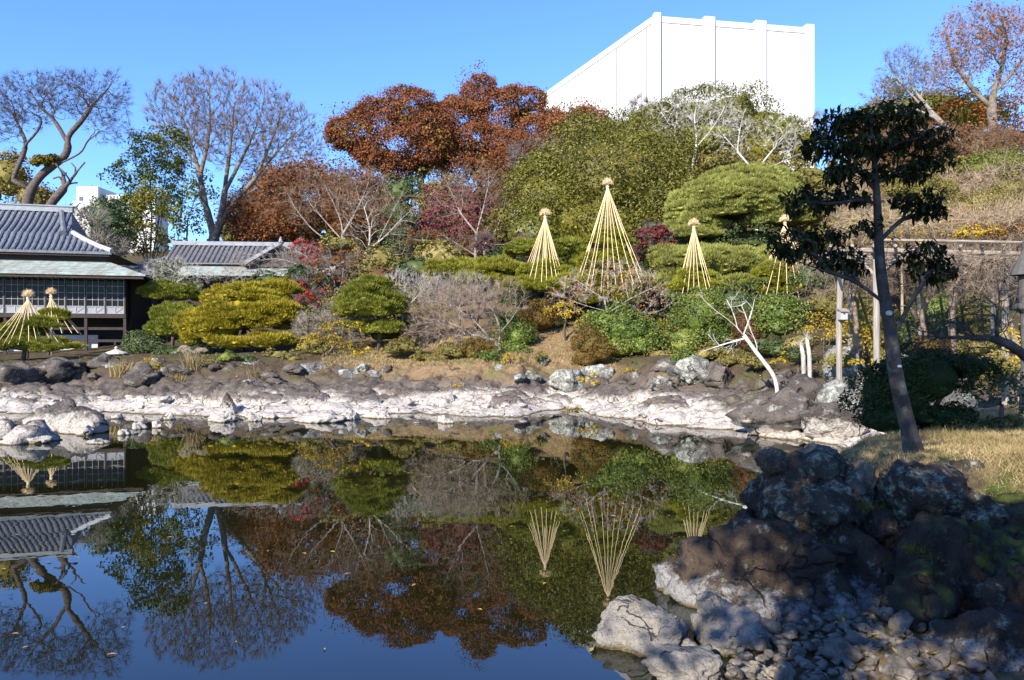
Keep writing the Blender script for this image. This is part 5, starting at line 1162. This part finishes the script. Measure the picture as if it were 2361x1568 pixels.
# ------------------------------------------------------------------ shrubs on the middle slope
bare_tree('white_twigged_shrub', 'white branched leafless plum between centre pine and grey thicket', [rooted(47, (925, 760), (930, 715), (920, 680), (905, 650)), path(47, (930, 720), (955, 690), (985, 660))], [lobe(925, 665, 45, 40, 47), lobe(985, 670, 42, 38, 47)], 200, 'bark_white', .05, .006, .3, 9, .45, .007, .2, cat='shrub', base=g0(925, 47), tup=.8)
D = 43.5
bare_tree('leafless_shrub', 'wide tangled leafless shrub with a leaning red-brown trunk', [
    rooted(D, (1155, 800), (1130, 780), (1090, 770), (1050, 775), (1010, 785)), path(D, (1150, 795), (1155, 760), (1140, 720), (1120, 690)), path(D, (1130, 780), (1090, 735), (1050, 710), (1010, 695)), path(D, (1155, 765), (1185, 730), (1200, 700)), path(D, (1090, 770), (1030, 740), (980, 735))],
    [lobe(1050, 720, 115, 65, D), lobe(1160, 690, 65, 45, D), lobe(1000, 760, 70, 40, D)], 520, 'bark_pale', .13, .007, .3, 10, .45, .007, .15, cat='shrub', base=g0(1155, D), twmat='bark_tan', spread=1.1)
bare_tree('leafless_shrub', 'upright grey twiggy shrub just above the wide tangled one', [rooted(46, (1060, 740), (1060, 700), (1055, 670))], [lobe(1060, 670, 90, 35, 46)], 200, 'bark_pale', .05, .006, .3, 12, .45, .007, .1, cat='shrub', base=g0(1060, 46), tup=1.1)
D = 46
bare_tree('persimmon_tree', 'pale-limbed tree with scattered orange leaves under the tallest rope cone', [
    rooted(D, (1410, 760), (1405, 730), (1395, 705), (1390, 670), (1395, 640)), path(D, (1400, 718), (1350, 705), (1310, 690), (1270, 675)), path(D, (1403, 722), (1450, 690), (1490, 670), (1530, 655)), path(D, (1392, 690), (1350, 660), (1320, 640)), path(D, (1450, 692), (1440, 650), (1450, 620)), path(D, (1408, 728), (1470, 720), (1530, 725), (1560, 745))],
    [lobe(1400, 650, 120, 45, D), lobe(1320, 680, 60, 40, D), lobe(1490, 690, 60, 45, D)], 260, 'bark_white', .08, .006, .3, 9, .4, .008, .25, cat='tree', leafm='orange', nleaf=1500, leaf=.11, base=g0(1410, D))
shrub('autumn_shrub', 'orange and yellow leaved branches left of the grassy path', 'bush', [lobe(1305, 725, 40, 22, 45)], 'yellow', .11, .45, .3, cores=False)
shrub('clipped_bush', 'brown clipped bush on the left of the grassy path', 'bush', [lobe(1245, 735, 42, 36, 46), lobe(1210, 745, 34, 34, 46)], 'brown', .09, 1.1, .25)
shrub('clipped_bush', 'olive-brown clipped bush beside the split rock', 'bush', [lobe(1362, 795, 40, 36, 41.5), lobe(1352, 830, 30, 24, 41), lobe(1385, 815, 30, 24, 41)], 'brown', .09, 1.1, .25)
shrub('clipped_bush', 'rounded olive bush above the bright white block', 'bush', [lobe(1100, 808, 38, 30, 42.5)], 'brown', .09, 1.1, .25)
shrub('evergreen_shrub', 'dark green bush at the foot of the rounded olive bush', 'bush', [lobe(1125, 825, 28, 20, 42)], 'camellia', .1, 1., .25)
shrub('evergreen_shrub', 'deep green shrub left of the grassy path below the brown bush', 'bush', [lobe(1195, 775, 42, 36, 44.5), lobe(1170, 745, 30, 30, 45.5), lobe(1185, 805, 34, 20, 43.8)], 'camellia', .11, 1., .35)
shrub('camellia', 'glossy green camellia overhanging the dark hollow', 'bush', [lobe(1445, 765, 75, 38, 42.5), lobe(1400, 745, 55, 34, 43), lobe(1480, 795, 55, 30, 42), lobe(1430, 800, 50, 30, 42)], 'camellia', .13, 1.05, .4)
shrub('camellia', 'tall dense camellia below the narrow rope cone', 'bush', [lobe(1610, 730, 62, 60, 42), lobe(1580, 790, 48, 44, 41.5), lobe(1650, 780, 45, 50, 41.5), lobe(1620, 690, 50, 32, 42.5)], 'camellia', .12, 1.05, .4)
shrub('camellia', 'rounded camellia left of the bird box post', 'bush', [lobe(1800, 720, 60, 44, 38.5), lobe(1795, 755, 50, 26, 38)], 'camellia', .12, 1.05, .35)
shrub('clipped_bush', 'reddish brown clipped dome beside the slanting dead trunk', 'bush', [lobe(1725, 770, 36, 52, 39.5)], 'brownred', .08, 1.2, .2)
for i, (x, y, D, lab) in enumerate([(1530, 755, 43, 'yellow leafed sprig beside the pale stone path'), (1355, 745, 43.5, 'yellow leafed sprig at the top of the grassy path'), (1650, 820, 40, 'yellow-orange leafed sprig over the craggy rock'), (1355, 880, 38.5, 'yellow-green tuft growing from the rock below the split stone'), (1180, 828, 41.5, 'yellow fern beside the pale blocks')]):
    shrub('yellow_shrub', lab, 'bush', [lobe(x, y, 26, 14, D)], 'yellow', .11, .6, .2, cores=False, trunk=False)
shrub('autumn_shrub', 'yellow-leaved loose shrub right of the golden pine', 'bush', [lobe(745, 790, 55, 30, 44.5), lobe(800, 755, 55, 35, 45.5)], 'yellow', .11, .32, .3, cores=False)
bare_tree('leafless_shrub', 'grey-brown twiggy shrub behind the yellow-leaved one', [rooted(46.5, (765, 800), (765, 770), (770, 745))], [lobe(770, 750, 85, 45, 46.5)], 170, 'bark_pale', .08, .010, .3, 24, .5, .008, .1, cat='shrub', leafm='olive', nleaf=2200, leaf=.1, base=g0(765, 46.5))
shrub('evergreen_shrub', 'low green bush under the right edge of the golden pine', 'bush', [lobe(520, 825, 22, 14, 43)], 'camellia', .1, 1., .2)
shrub('autumn_shrub', 'orange-tinted fern bush beside the pampas plumes', 'bush', [lobe(345, 845, 28, 18, 41.5)], 'yellow', .1, .8, .2, cores=False)
shrub('evergreen_shrub', 'dark undergrowth in the shade of the villa corner', 'bush', [lobe(330, 800, 45, 34, 52), lobe(420, 815, 60, 20, 50), lobe(480, 815, 50, 18, 50)], 'deepgreen', .13, .9, .4)
shrub('evergreen_shrub', 'dark understorey shrubs behind the centre pine', 'bush', [lobe(900, 700, 60, 50, 52), lobe(960, 740, 60, 40, 50), lobe(720, 740, 60, 40, 52), lobe(800, 700, 40, 40, 54)], 'olive', .16, .9, .5)
shrub('evergreen_shrub', 'dark understorey shrubs below the rope cone pines', 'bush', [lobe(1330, 700, 60, 40, 51), lobe(1480, 720, 70, 35, 50), lobe(1220, 690, 60, 30, 50), lobe(1550, 700, 40, 40, 50)], 'broad', .16, .9, .5)
shrub('evergreen_shrub', 'dark understorey behind the slanting dead trunk', 'bush', [lobe(1700, 700, 50, 40, 45), lobe(1880, 640, 50, 50, 43), lobe(1760, 680, 40, 30, 46)], 'deepgreen', .16, .9, .5)
for i, (x, y, rx, ry, D, m, lab) in enumerate([(1990, 720, 60, 55, 33, 'olive', 'olive and yellow thicket right of the bird box'), (1960, 780, 50, 40, 31, 'yellow', 'yellow-leaved bramble behind the bird box post'), (2030, 800, 40, 50, 31, 'olive', 'olive bush below the second pergola post'), (2160, 730, 60, 60, 34, 'camellia', 'green bushes in the shade of the pergola'),
        (2260, 740, 60, 60, 33, 'olive', 'olive undergrowth under the right of the pergola'), (1900, 760, 40, 30, 34, 'yellow', 'yellow undergrowth left of the bird box post'), (2345, 800, 45, 45, 24, 'yellow', 'yellow-green bush at the right frame edge')]):
    shrub('undergrowth', lab, 'bush', [lobe(x, y, rx, ry, D), lobe(x+rx*.4, y+ry*.5, rx*.7, ry*.6, D-.6)], m, .1, .55, .35, cores=m != 'yellow')
shrub('evergreen_shrub', 'small green shrub by the slanting dead trunk foot', 'bush', [lobe(1840, 820, 40, 22, 31)], 'broad', .08, .7, .2)
D = 33
bare_tree('dead_tree', 'slanting pale dead trunk leaning left from the far rocks', [
    [g0(1795, 30)-(0, 0, .2)]+path(30, (1790, 870), (1745, 815), (1710, 765), (1670, 728), (1640, 712), (1622, 690)), path(30, (1745, 815), (1755, 800), (1730, 770), (1725, 745)), path(30, (1700, 755), (1695, 720), (1675, 690)), path(30, (1715, 770), (1735, 720), (1740, 690)), path(30, (1720, 780), (1680, 790), (1620, 810))],
    [lobe(1700, 705, 40, 26, 30), lobe(1660, 790, 40, 25, 30)], 18, 'bark_birch', .085, .008, .3, 4, .35, .006, .3, base=g0(1795, 30))
for x, y0, y1, lab in ((1862, 778, 860, 'taller of two bare bleached stakes beside the bird box post'), (1848, 790, 850, 'shorter of two bare bleached stakes beside the bird box post')):
    g = g0(x+8, 28); b = Buf(); tube(b, [g-(0, 0, .2), P(x+4, (y0+y1)/2, 28), P(x-2, y0, 28)], [.09, .08, .065], 8); d_ = sphere(30); spikes(b, np.repeat([P(x-2, y0, 28)], 30, 0), d_, .4, .01); single('bare_stake', b, M['bark_white'], g, smooth=True, label=lab, cat='stake')

# grasses
def grass_tuft(label, dx, dy, D, n, L, mat, plume=0, name='grass_tuft'):
    g = g0(dx, D); r = thing(name, label, 'grass', g); b = Buf(); st = g+np.stack((rng.normal(0, .18, n), rng.normal(0, .15, n), np.zeros(n)), -1); d = np.stack((rng.normal(0, .35, n), rng.normal(0, .3, n), np.ones(n)), -1)
    needles(b, st, d, L, .03); part(r, 'blades', b, M[mat], kind='stuff')
    for i in range(plume):
        p0 = g+rng.normal(0, .15, 3)*(1, 1, 0); a = rng.uniform(-1, 1); tp = p0+np.array((a*.5, rng.normal(0, .2), L*rng.uniform(1.0, 1.35))); b = Buf(); e = tp+np.array((.35 if a > -.3 else -.3, 0, .02)); tube(b, [p0, (p0+tp)/2, tp], .012, 4)
        pts = resample([tp, (tp+e)/2+np.array((0, 0, .12)), e], .04); k = len(pts); q = np.repeat(pts, 14, 0); spikes(b, q, sphere(len(q))*.7+np.array((.5, 0, -.5)), .13, .006); part(r, 'plume', b, M['plume'])
grass_tuft('tuft of tall dry reddish grass below the villa stilts', 277, 850, 41, 260, 1.0, 'drygrass')
grass_tuft('pampas grass with arching silver plumes below the green pine', 445, 855, 41, 240, .9, 'drygrass', 14, 'pampas_grass')
grass_tuft('pale leaning grass at the water rocks left of the pampas', 410, 870, 40, 120, .6, 'drygrass')
grass_tuft('thin dry reeds beside the cleft rock', 590, 875, 39, 60, .8, 'drygrass')

# dry turf and litter on the far slope
n = 26000; dx = rng.uniform(740, 1420, n); yy = rng.uniform(40, 50, n); xx = (dx-CX)/F*yy; hh = Hs(xx, yy); k = (hh > 1.7); xx, yy, hh = xx[k], yy[k], Hd(xx, yy)[k]
b = Buf(); needles(b, np.stack((xx, yy, hh-.01), -1), np.stack((rng.normal(0, .5, len(xx)), rng.normal(0, .5, len(xx)), np.ones(len(xx))), -1), .14, .03); single('grass', b, M['drygrass'], kind='stuff', label='dry tan turf on the far slope', cat='grass')
n = 2600; dx = rng.uniform(0, 2361, n); d0 = np.interp(dx, D0x, D0v); yy = d0+rng.uniform(2, 16, n); xx = (dx-CX)/F*yy; b = Buf(); leaves(b, np.stack((xx, yy, Hd(xx, yy)+.03), -1), sphere(n)*.4+np.array((0, 0, 1)), .13, .6); single('fallen_leaves', b, M['fallen'], kind='stuff', label='fallen leaves on the far bank', cat='leaves')
for i, (x, y) in enumerate(sorted([(1265, 905), (985, 880), (1060, 890), (1450, 890), (1700, 870), (930, 868), (1540, 905), (700, 893), (205, 875), (1320, 900)])):
    D = 36 if i % 2 else 35; g = g0(x, F*(EYE-.9)/(y-CY)); g[2] = float(Hd(np.array([g[0]]), np.array([g[1]]))[0]); b = Buf(); p = g+rng.normal(0, .14, (90, 3))*(1.6, 1, .3)+(0, 0, .1); leaves(b, p, sphere(90)+np.array((0, 0, .6)), .12, .5)
    single('moss_tuft', b, M['yellow' if i % 3 else 'moss'], g, label='small yellow-green tuft on the dark shore rock, %s from the left' % WORD[i], cat='plant', group='tufts on the shore rock')

# stone lantern with flat cap beside the stilts
g = g0(268, 50); r = thing('stone_lantern', 'low pale stone lantern with a wide cap under the villa corner', 'lantern', g); s = 50/F; zt = EYE-(812-CY)*s
def lathe(b, c, prof, k=14):
    a = np.arange(k)*2*PI/k; V = np.concatenate([np.stack((c[0]+rr_*np.cos(a), c[1]+rr_*np.sin(a), np.full(k, z)), -1) for rr_, z in prof]); n = len(prof)
    i = np.arange(n-1)[:, None]*k; j = np.arange(k)[None]; q = np.stack((i+j, i+(j+1) % k, i+k+(j+1) % k, i+k+j), -1).reshape(-1, 4); b.add(V, quads=q)
for nm, pr in (('base', [(.01, g[2]-.2), (.3, g[2]-.2), (.28, zt-.32), (.01, zt-.32)]), ('fire_box', [(.01, zt-.32), (.2, zt-.32), (.2, zt-.12), (.01, zt-.12)]), ('cap', [(.01, zt-.12), (.72, zt-.12), (.66, zt-.03), (.25, zt+.12), (.08, zt+.2), (.12, zt+.3), (.01, zt+.38)])):
    b = Buf(); lathe(b, g, pr); part(r, nm, b, M['stone'], smooth=False)

# ------------------------------------------------------------------ pergola with wisteria
def pergola():
    D = 27.; r = thing('wisteria_pergola', 'long weathered pole pergola overgrown with bare vines at the right', 'pergola', g0(2160, 29)); s = D/F
    def post(x, y0, y1, D, rad, lean=0):
        g = g0(x, D); tp = P(x+lean, y0, D); b = Buf(); tube(b, resample([g-(0, 0, .3), tp], .5), rad, 10); part(r, 'post', b, M['post'])
    post(2022, 598, 0, 26, .105, -2); post(2318, 598, 0, 25, .11); post(2195, 610, 0, 30, .13); post(2120, 615, 0, 31, .1); post(1960, 612, 0, 31, .09); post(2290, 612, 0, 31, .1); post(2400, 600, 0, 26, .1)
    for (x0, y0, d0, x1, y1, d1, w) in ((1930, 576, 26, 2480, 590, 25.2, .15), (1900, 594, 28, 2480, 602, 27, .14), (2010, 553, 25.2, 2480, 562, 24.6, .075), (1860, 606, 31, 2480, 612, 30, .16), (1900, 585, 29.5, 2480, 592, 28.6, .1)):
        b = Buf(); tube(b, resample([P(x0, y0, d0), P((x0+x1)/2, (y0+y1)/2-1, (d0+d1)/2), P(x1, y1, d1)], 1.), w*.62, 8); part(r, 'long_pole', b, M['beam'])
    for i in range(11):
        x = 1915+i*50; p, q = P(x, 566, 25.), P(x-8, 588, 32.); b = Buf(); tube(b, [p, q], .055, 6); part(r, 'cross_pole', b, M['beam'])
    for (x0, y0, x1, y1) in ((2030, 650, 1985, 598), (2020, 640, 2065, 600)):
        b = Buf(); tube(b, [P(x0, y0, 26), P(x1, y1, 26.4)], .06, 6); part(r, 'brace', b, M['post'])
pergola()
g = g0(1936, 27); b = Buf(); tube(b, resample([g-(0, 0, .3), P(1934, 740, 27), P(1938, 636, 27)], .5), .1, 10)
o = single('wooden_post', b, M['post'], g, label='square-cut weathered post carrying the bird box', cat='post')
c = P(1943, 725, 26.75); s = 26.75/F; r = thing('bird_box', 'small pale wooden nest box with a round hole fixed to the post', 'bird box', c)
b = Buf(); box(b, c+np.array((-8*s, -.12, -12*s)), c+np.array((8*s, .12, 7*s))); part(r, 'body', b, M['lwood'])
b = Buf(); V = [c+np.array(v) for v in ((-10*s, -.2, 6*s), (10*s, -.2, 6*s), (10*s, .14, 13*s), (-10*s, .14, 13*s), (-10*s, -.2, 8*s), (10*s, -.2, 8*s), (10*s, .14, 15*s), (-10*s, .14, 15*s))]; hexa(b, V); part(r, 'lid', b, M['post'])
b = Buf(); tube(b, [c+np.array((0, -.13, 1.5*s)), c+np.array((0, -.115, 1.5*s))], .035, 12); part(r, 'entrance_hole', b, M['brownred'])
for i, (x, D, pts, lab) in enumerate([(2150, 30, [(2150, 800), (2120, 740), (2135, 690), (2180, 640), (2230, 605)], 'twisted wisteria trunk climbing the middle of the pergola'), (2190, 29, [(2200, 790), (2190, 730), (2210, 680), (2195, 630), (2220, 600)], 'thick dark wisteria trunk beside the middle post'), (2340, 25, [(2345, 800), (2330, 740), (2300, 690), (2330, 640), (2290, 600)], 'wisteria stem crossing the right-hand pergola post'), (1960, 30, [(1975, 720), (1960, 690), (1975, 660), (1950, 610)], 'thin wisteria stem behind the bird box post'), (2080, 31, [(2150, 790), (2110, 730), (2090, 680), (2085, 610)], 'pale leaning wisteria stem left of the middle post')]):
    bare_tree('wisteria_vine', lab, [rooted(D, *pts), path(D-1.5, (pts[-1][0], 598), (pts[-1][0]-80, 585), (pts[-1][0]-160, 588)), path(D-1.5, (pts[-1][0], 598), (pts[-1][0]+80, 590), (pts[-1][0]+150, 585))], [lobe(pts[-1][0], 600, 150, 22, D-1), lobe(pts[-1][0], 640, 90, 45, D-1)], 150, 'vine', .1, .010, .35, 8, .6, .008, .0, cat='vine', base=g0(x, D), spread=1.7, tup=-.2, wob=.3, straight=.3)
rock_mesh = rock_buf(P(2352, 612, 16), (.5, .45, .2), 91, 4, 6, .5); 
g = g0(2352, 16); g[2] = 1.5; r = thing('stone_lantern', 'dark stone lantern cut by the right frame edge', 'lantern', g)
def lantern(r, cx_, D):
    s = D/F; c = P(cx_, 640, D); z = lambda y: EYE-(y-CY)*s; w = lambda p: p*s
    for nm, pr in (('cap', [(.01, z(636)), (w(34), z(634)), (w(30), z(622)), (w(14), z(590)), (w(8), z(575)), (w(10), z(560)), (.01, z(550))]), ('fire_box', [(.01, z(700)), (w(16), z(700)), (w(16), z(636)), (.01, z(636))]), ('platform', [(.01, z(722)), (w(14), z(722)), (w(27), z(712)), (w(27), z(700)), (.01, z(700))]), ('shaft', [(.01, g[2]-.2), (w(15), g[2]-.2), (w(10), z(800)), (w(12), z(722)), (.01, z(722))])):
        b = Buf(); lathe(b, c, pr, 12); part(r, nm, b, M['darkstone'], smooth=False)
g = np.array((P(2366, 640, 17)[0], 17, 1.5)); r.location = g; lantern(r, 2366, 17)

# ------------------------------------------------------------------ near mound: clipped shrub, bare dark limb, grass
D = 14.5
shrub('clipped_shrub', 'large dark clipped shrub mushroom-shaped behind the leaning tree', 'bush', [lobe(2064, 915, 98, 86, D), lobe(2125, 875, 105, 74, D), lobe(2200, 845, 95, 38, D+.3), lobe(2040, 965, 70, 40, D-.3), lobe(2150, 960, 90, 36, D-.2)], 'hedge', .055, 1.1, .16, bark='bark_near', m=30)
shrub('evergreen_shrub', 'low dark spreading shrub on the mound edge right of the clipped shrub', 'bush', [lobe(2230, 985, 70, 16, 13.6), lobe(2310, 975, 40, 16, 13.8)], 'hedge', .05, .7, .12, cores=False)
shrub('evergreen_shrub', 'dark loose-leaved shrub at the right edge behind the grass', 'bush', [lobe(2310, 915, 60, 55, 14.6), lobe(2350, 960, 40, 35, 14.4)], 'deepgreen', .07, .6, .2, cores=False)
D = 13.5
bare_tree('bare_tree', 'dark lichened bare limb reaching in from the right frame edge', [
    [np.array((P(2480, 960, D)[0], D, 1.4))]+path(D, (2470, 930), (2420, 870), (2361, 820), (2330, 790), (2270, 775), (2200, 780), (2140, 775)), path(D, (2361, 825), (2300, 800), (2240, 800), (2180, 815)), path(D, (2300, 782), (2290, 740), (2310, 700), (2300, 650)), path(D, (2250, 775), (2220, 740), (2160, 735))],
    [lobe(2220, 760, 110, 50, D), lobe(2300, 700, 50, 60, D), lobe(2130, 770, 70, 40, D)], 120, 'bark_near', .085, .005, .2, 9, .2, .0032, .1, spread=1.1, base=(P(2480, 960, D)[0], D, 1.4))
n = 110000; xx = rng.uniform(3.7, 13, n); yy = rng.uniform(6.8, 17, n); hh = Hn(xx, yy); k = (hh > .75); xx, yy, hh = xx[k], yy[k], hh[k]
tall = .07+.10*sstep(.2, .7, vnoise(np.stack((xx*1.3, yy*1.3, xx*0), -1))*.5+.5)
b = Buf(); needles(b, np.stack((xx, yy, hh-.01), -1), np.stack((rng.normal(0, .75, len(xx)), rng.normal(0, .75, len(xx)), np.ones(len(xx))), -1), tall, .009); single('grass', b, M['drygrass'], kind='stuff', label='short dry grass covering the near mound', cat='grass')
n = 140; b = Buf(); xx = rng.uniform(3.2, 6.5, n); yy = rng.uniform(6.9, 9.2, n); leaves(b, np.stack((xx, yy, np.maximum(Hn(xx, yy), .17)+rng.uniform(.03, .1, n)), -1), sphere(n)*.5+np.array((0, 0, 1)), .075, .45); single('fallen_leaves', b, M['fallen'], kind='stuff', label='fallen leaves lying among the cobbles and near rocks', cat='leaves')
n = 130; yy = rng.uniform(7.5, 32, n); dxx = rng.uniform(0, 1750, n); xx = (dxx-CX)/F*yy; k = np.where(yy < np.interp(dxx, D0x, D0v)-1.2, True, False); xx, yy = xx[k], yy[k]
b = Buf(); leaves(b, np.stack((xx, yy, np.full(len(xx), .012)), -1), np.array((0, 0, 1.))+sphere(len(xx))*.08, .075, .5); single('floating_leaves', b, M['fallen'], kind='stuff', label='small fallen leaves floating on the pond', cat='leaves')
for i, (x, y, D) in enumerate([(1895, 1255, 8.75), (2000, 1170, 9.0), (2110, 1268, 8.05), (2170, 1290, 7.9), (2195, 1255, 8.0), (2290, 1130, 8.8)]):
    c = P(x, y, D); b = Buf(); needles(b, c+rng.normal(0, .05, (130, 3))*(1.6, 1, .5), sphere(130)+np.array((0, -.5, .8)), .07, .008)
    single('moss_tuft', b, M['camellia' if i in (0, 5) else 'moss'], c, label='tuft of green moss on the near rock pile, %s from the left' % WORD[i], cat='plant', group='moss tufts on the near rocks')

# ------------------------------------------------------------------ the dark leaning broadleaf tree in front
def near_tree():
    D = 10.4; base = np.array((*P(2112, 1062, D)[:2], 0)); base[2] = Hn(base[0], base[1])[0]-.05
    r = thing('leaning_tree', 'dark slender broadleaf tree leaning from the near mound in shade', 'tree', base)
    limbs = [[base-(0, 0, .15)]+path(D, (2106, 1030), (2092, 980), (2072, 900), (2060, 840), (2056, 780), (2046, 720), (2034, 660), (2027, 580), (2024, 500), (2020, 420), (2016, 360), (2010, 300), (2005, 265)),
        path(D, (2068, 760), (2088, 715), (2105, 690), (2125, 655), (2150, 625), dd=-.3), path(D, (2040, 700), (2015, 680), (1985, 655), (1945, 635), (1900, 625), (1850, 608), (1810, 590), dd=-.3),
        path(D, (2026, 560), (2050, 530), (2080, 505), (2110, 485), (2150, 465), dd=.3), path(D, (2022, 470), (1985, 455), (1940, 470), (1890, 470), (1840, 462), dd=-.4), path(D, (2020, 420), (2060, 405), (2110, 395), (2160, 375), (2190, 350), dd=.2),
        path(D, (2020, 440), (1990, 400), (1950, 370), (1910, 350), (1885, 320), dd=.3), path(D, (2016, 360), (2060, 330), (2110, 310), (2150, 320), dd=-.3), path(D, (2012, 320), (1970, 300), (1930, 290)), path(D, (2026, 540), (1990, 520), (1960, 530), (1935, 540), dd=.3), path(D, (2046, 620), (2035, 560), (2060, 545), dd=-.3)]
    lobes = [lobe(*a, D) for a in [(2035, 272, 110, 28.0), (1935, 288, 62, 30.8), (2120, 318, 82, 28.0), (1900, 338, 66, 30.8), (2010, 342, 90, 28.0), (2150, 368, 56, 23.8), (1950, 402, 62, 25.2), (2075, 398, 80, 22.4), (1862, 465, 62, 33.6), (1955, 452, 50, 22.4), (2120, 462, 62, 28.0), (2145, 492, 40, 19.6), (1828, 566, 62, 39.2), (1905, 545, 50, 25.2), (1955, 602, 42, 36.4), (2130, 588, 62, 28.0), (2155, 625, 60, 33.6), (2005, 520, 36, 16.8), (1895, 600, 40, 22.4)]]
    tips = np.concatenate([in_lobes([l], max(16, int(1550*l[3]*l[5])), .1) for l in lobes]); S, nb = skeleton(limbs, tips, .16, .8, .1, .15); rad, par, ch = radii(S, .17, .004)
    P_ = np.array(S.p); main_n = len(resample(limbs[0], .16)); f = np.linspace(0, 1, main_n); tgt = np.interp(f, [0, .04, .1, .3, .55, .75, 1], [.18, .135, .105, .092, .07, .05, .018]); rad[:main_n] = tgt
    rad[main_n:] = np.minimum(rad[main_n:], .032)
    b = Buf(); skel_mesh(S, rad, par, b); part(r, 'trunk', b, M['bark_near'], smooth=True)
    for (x, y, q) in ((2044, 722, .045), (2068, 845, .028)):
        c = P(x+6, y, D-.1); b = Buf(); U, T = ico(3); b.add(c+U*np.array((q, .03, q*.8)), tris=T); part(r, 'pruning_scar', b, M['scar'], smooth=True)
    # each leaf: a drooping blade of three pairs of faces
    prof = np.array([(0, 0.01, 0), (.25, .16, .03), (.6, .17, -.02), (1, .0, -.22)])
    def blade():
        V = []; 
        for (t, w, z) in prof: V += [(t, -w, z+.03*(w > .05)), (t, 0, z), (t, w, z+.03*(w > .05))]
        q = []
        for i in range(3): q += [(3*i, 3*i+1, 3*i+4, 3*i+3), (3*i+1, 3*i+2, 3*i+5, 3*i+4)]
        return np.array(V), np.array(q)
    V0, Q0 = blade(); tipi = np.where(ch == 0)[0]; D_ = np.array(S.d); mats = []
    for ti in tipi:
        for k in range(rng.integers(6, 11)):
            a = rng.uniform(0, 2*PI); ax = unit(D_[ti]+np.array((0, 0, .2))); ref = unit(np.cross(ax, sphere(1)[0])); o2 = np.cross(ax, ref)
            d = unit(ax*rng.uniform(-.1, .8)+math.cos(a)*ref+math.sin(a)*o2+np.array((0, 0, -.25))); nz = unit(np.array((0, 0, 1.))-d*d[2]); sd_ = np.cross(nz, d); L = rng.uniform(.075, .135)
            p = P_[ti]-D_[ti]*rng.uniform(0, .16); mats.append((p, d*L, sd_*L, nz*L))
    order = np.argsort([m[0][1] for m in mats]); bl = Buf(); bl.add(V0, quads=Q0); me = bl.mesh('leaf'); me.materials.append(M['nearleaf'])
    b = Buf(); front = set(order[:300].tolist())
    for i, (p, d, s_, nz) in enumerate(mats):
        if i in front:
            o = bpy.data.objects.new('leaf', me); C.objects.link(o); o.parent = r
            o.matrix_local = Matrix(((d[0], s_[0], nz[0], p[0]-base[0]), (d[1], s_[1], nz[1], p[1]-base[1]), (d[2], s_[2], nz[2], p[2]-base[2]), (0, 0, 0, 1)))
        else: b.add(p+V0[:, :1]*d+V0[:, 1:2]*s_+V0[:, 2:]*nz, quads=Q0)
    part(r, 'foliage', b, M['nearleaf'], kind='stuff')
near_tree()

# the tall trees behind the viewer whose shade falls on the near rocks and the leaning tree
def shade_tree(label, base, lobes, seed, n):
    base = np.array(base, float); c = np.array(lobes[0][:3]); r = thing('garden_tree', label, 'tree', base)
    S, nb = skeleton([[base, (base+c)/2+(.2, .1, 0), c]], in_lobes(lobes, 60, .3), .8); rad, par, ch = radii(S, .28, .03); b = Buf(); skel_mesh(S, rad, par, b); part(r, 'trunk', b, M['bark_grey'], smooth=True)
    b = Buf(); p = in_lobes(lobes, n, .3); q = (p[:, None]+rng.normal(0, .22, (n, 22, 3))).reshape(-1, 3); leaves(b, q, sphere(len(q))+np.array((0, 0, .5)), 0.2, .6); part(r, 'foliage', b, M['broad'], kind='stuff')
E1 = np.array((math.cos(SUN_AZ), -math.sin(SUN_AZ), 0)); SV = np.array(SUN); E2 = np.cross(E1, -SV)*-1
if E2[2] < 0: E2 = -E2
def canopy(*uvr): return [(*(E1*u+E2*v+SV*(7.4+.25*(i % 3))), r_, r_, r_*.85) for i, (u, v, r_) in enumerate(uvr)]
shade_tree('tall evergreen behind the viewpoint shading the near rocks', (-3.6, -4.2, 1.2), canopy((-1.9, 7.6, .9), (-2.6, 9.3, 1.3), (-1.2, 9.6, 1.3), (0, 9.8, .9), (-2.2, 10.9, 1.2), (-.7, 11, 1.2), (.2, 10.8, .8), (-3.4, 9.2, .9), (-2.9, 8.2, 1.), (-2.9, 7.2, .9), (-1.3, 8.3, .7), (-1.4, 7., .6),
    (-1.8, 5.8, 1.), (-.7, 5.6, 1.), (.4, 5.3, 1.), (1.3, 5.2, .8), (-1.2, 4.7, .8), (0, 4.5, .8), (1., 4.4, .7), (-2.6, 5.5, .8), (-2.0, 4.2, .55), (-2.7, 3.7, .4), (.3, 3.8, .5), (1.6, 4.3, .7), (-1.3, 3.7, .35)), 3, 800)

tt = 0
for o in bpy.data.objects:
    if o.type == 'MESH': tt += len(o.data.loops)-2*len(o.data.polygons)
print('triangles', tt)
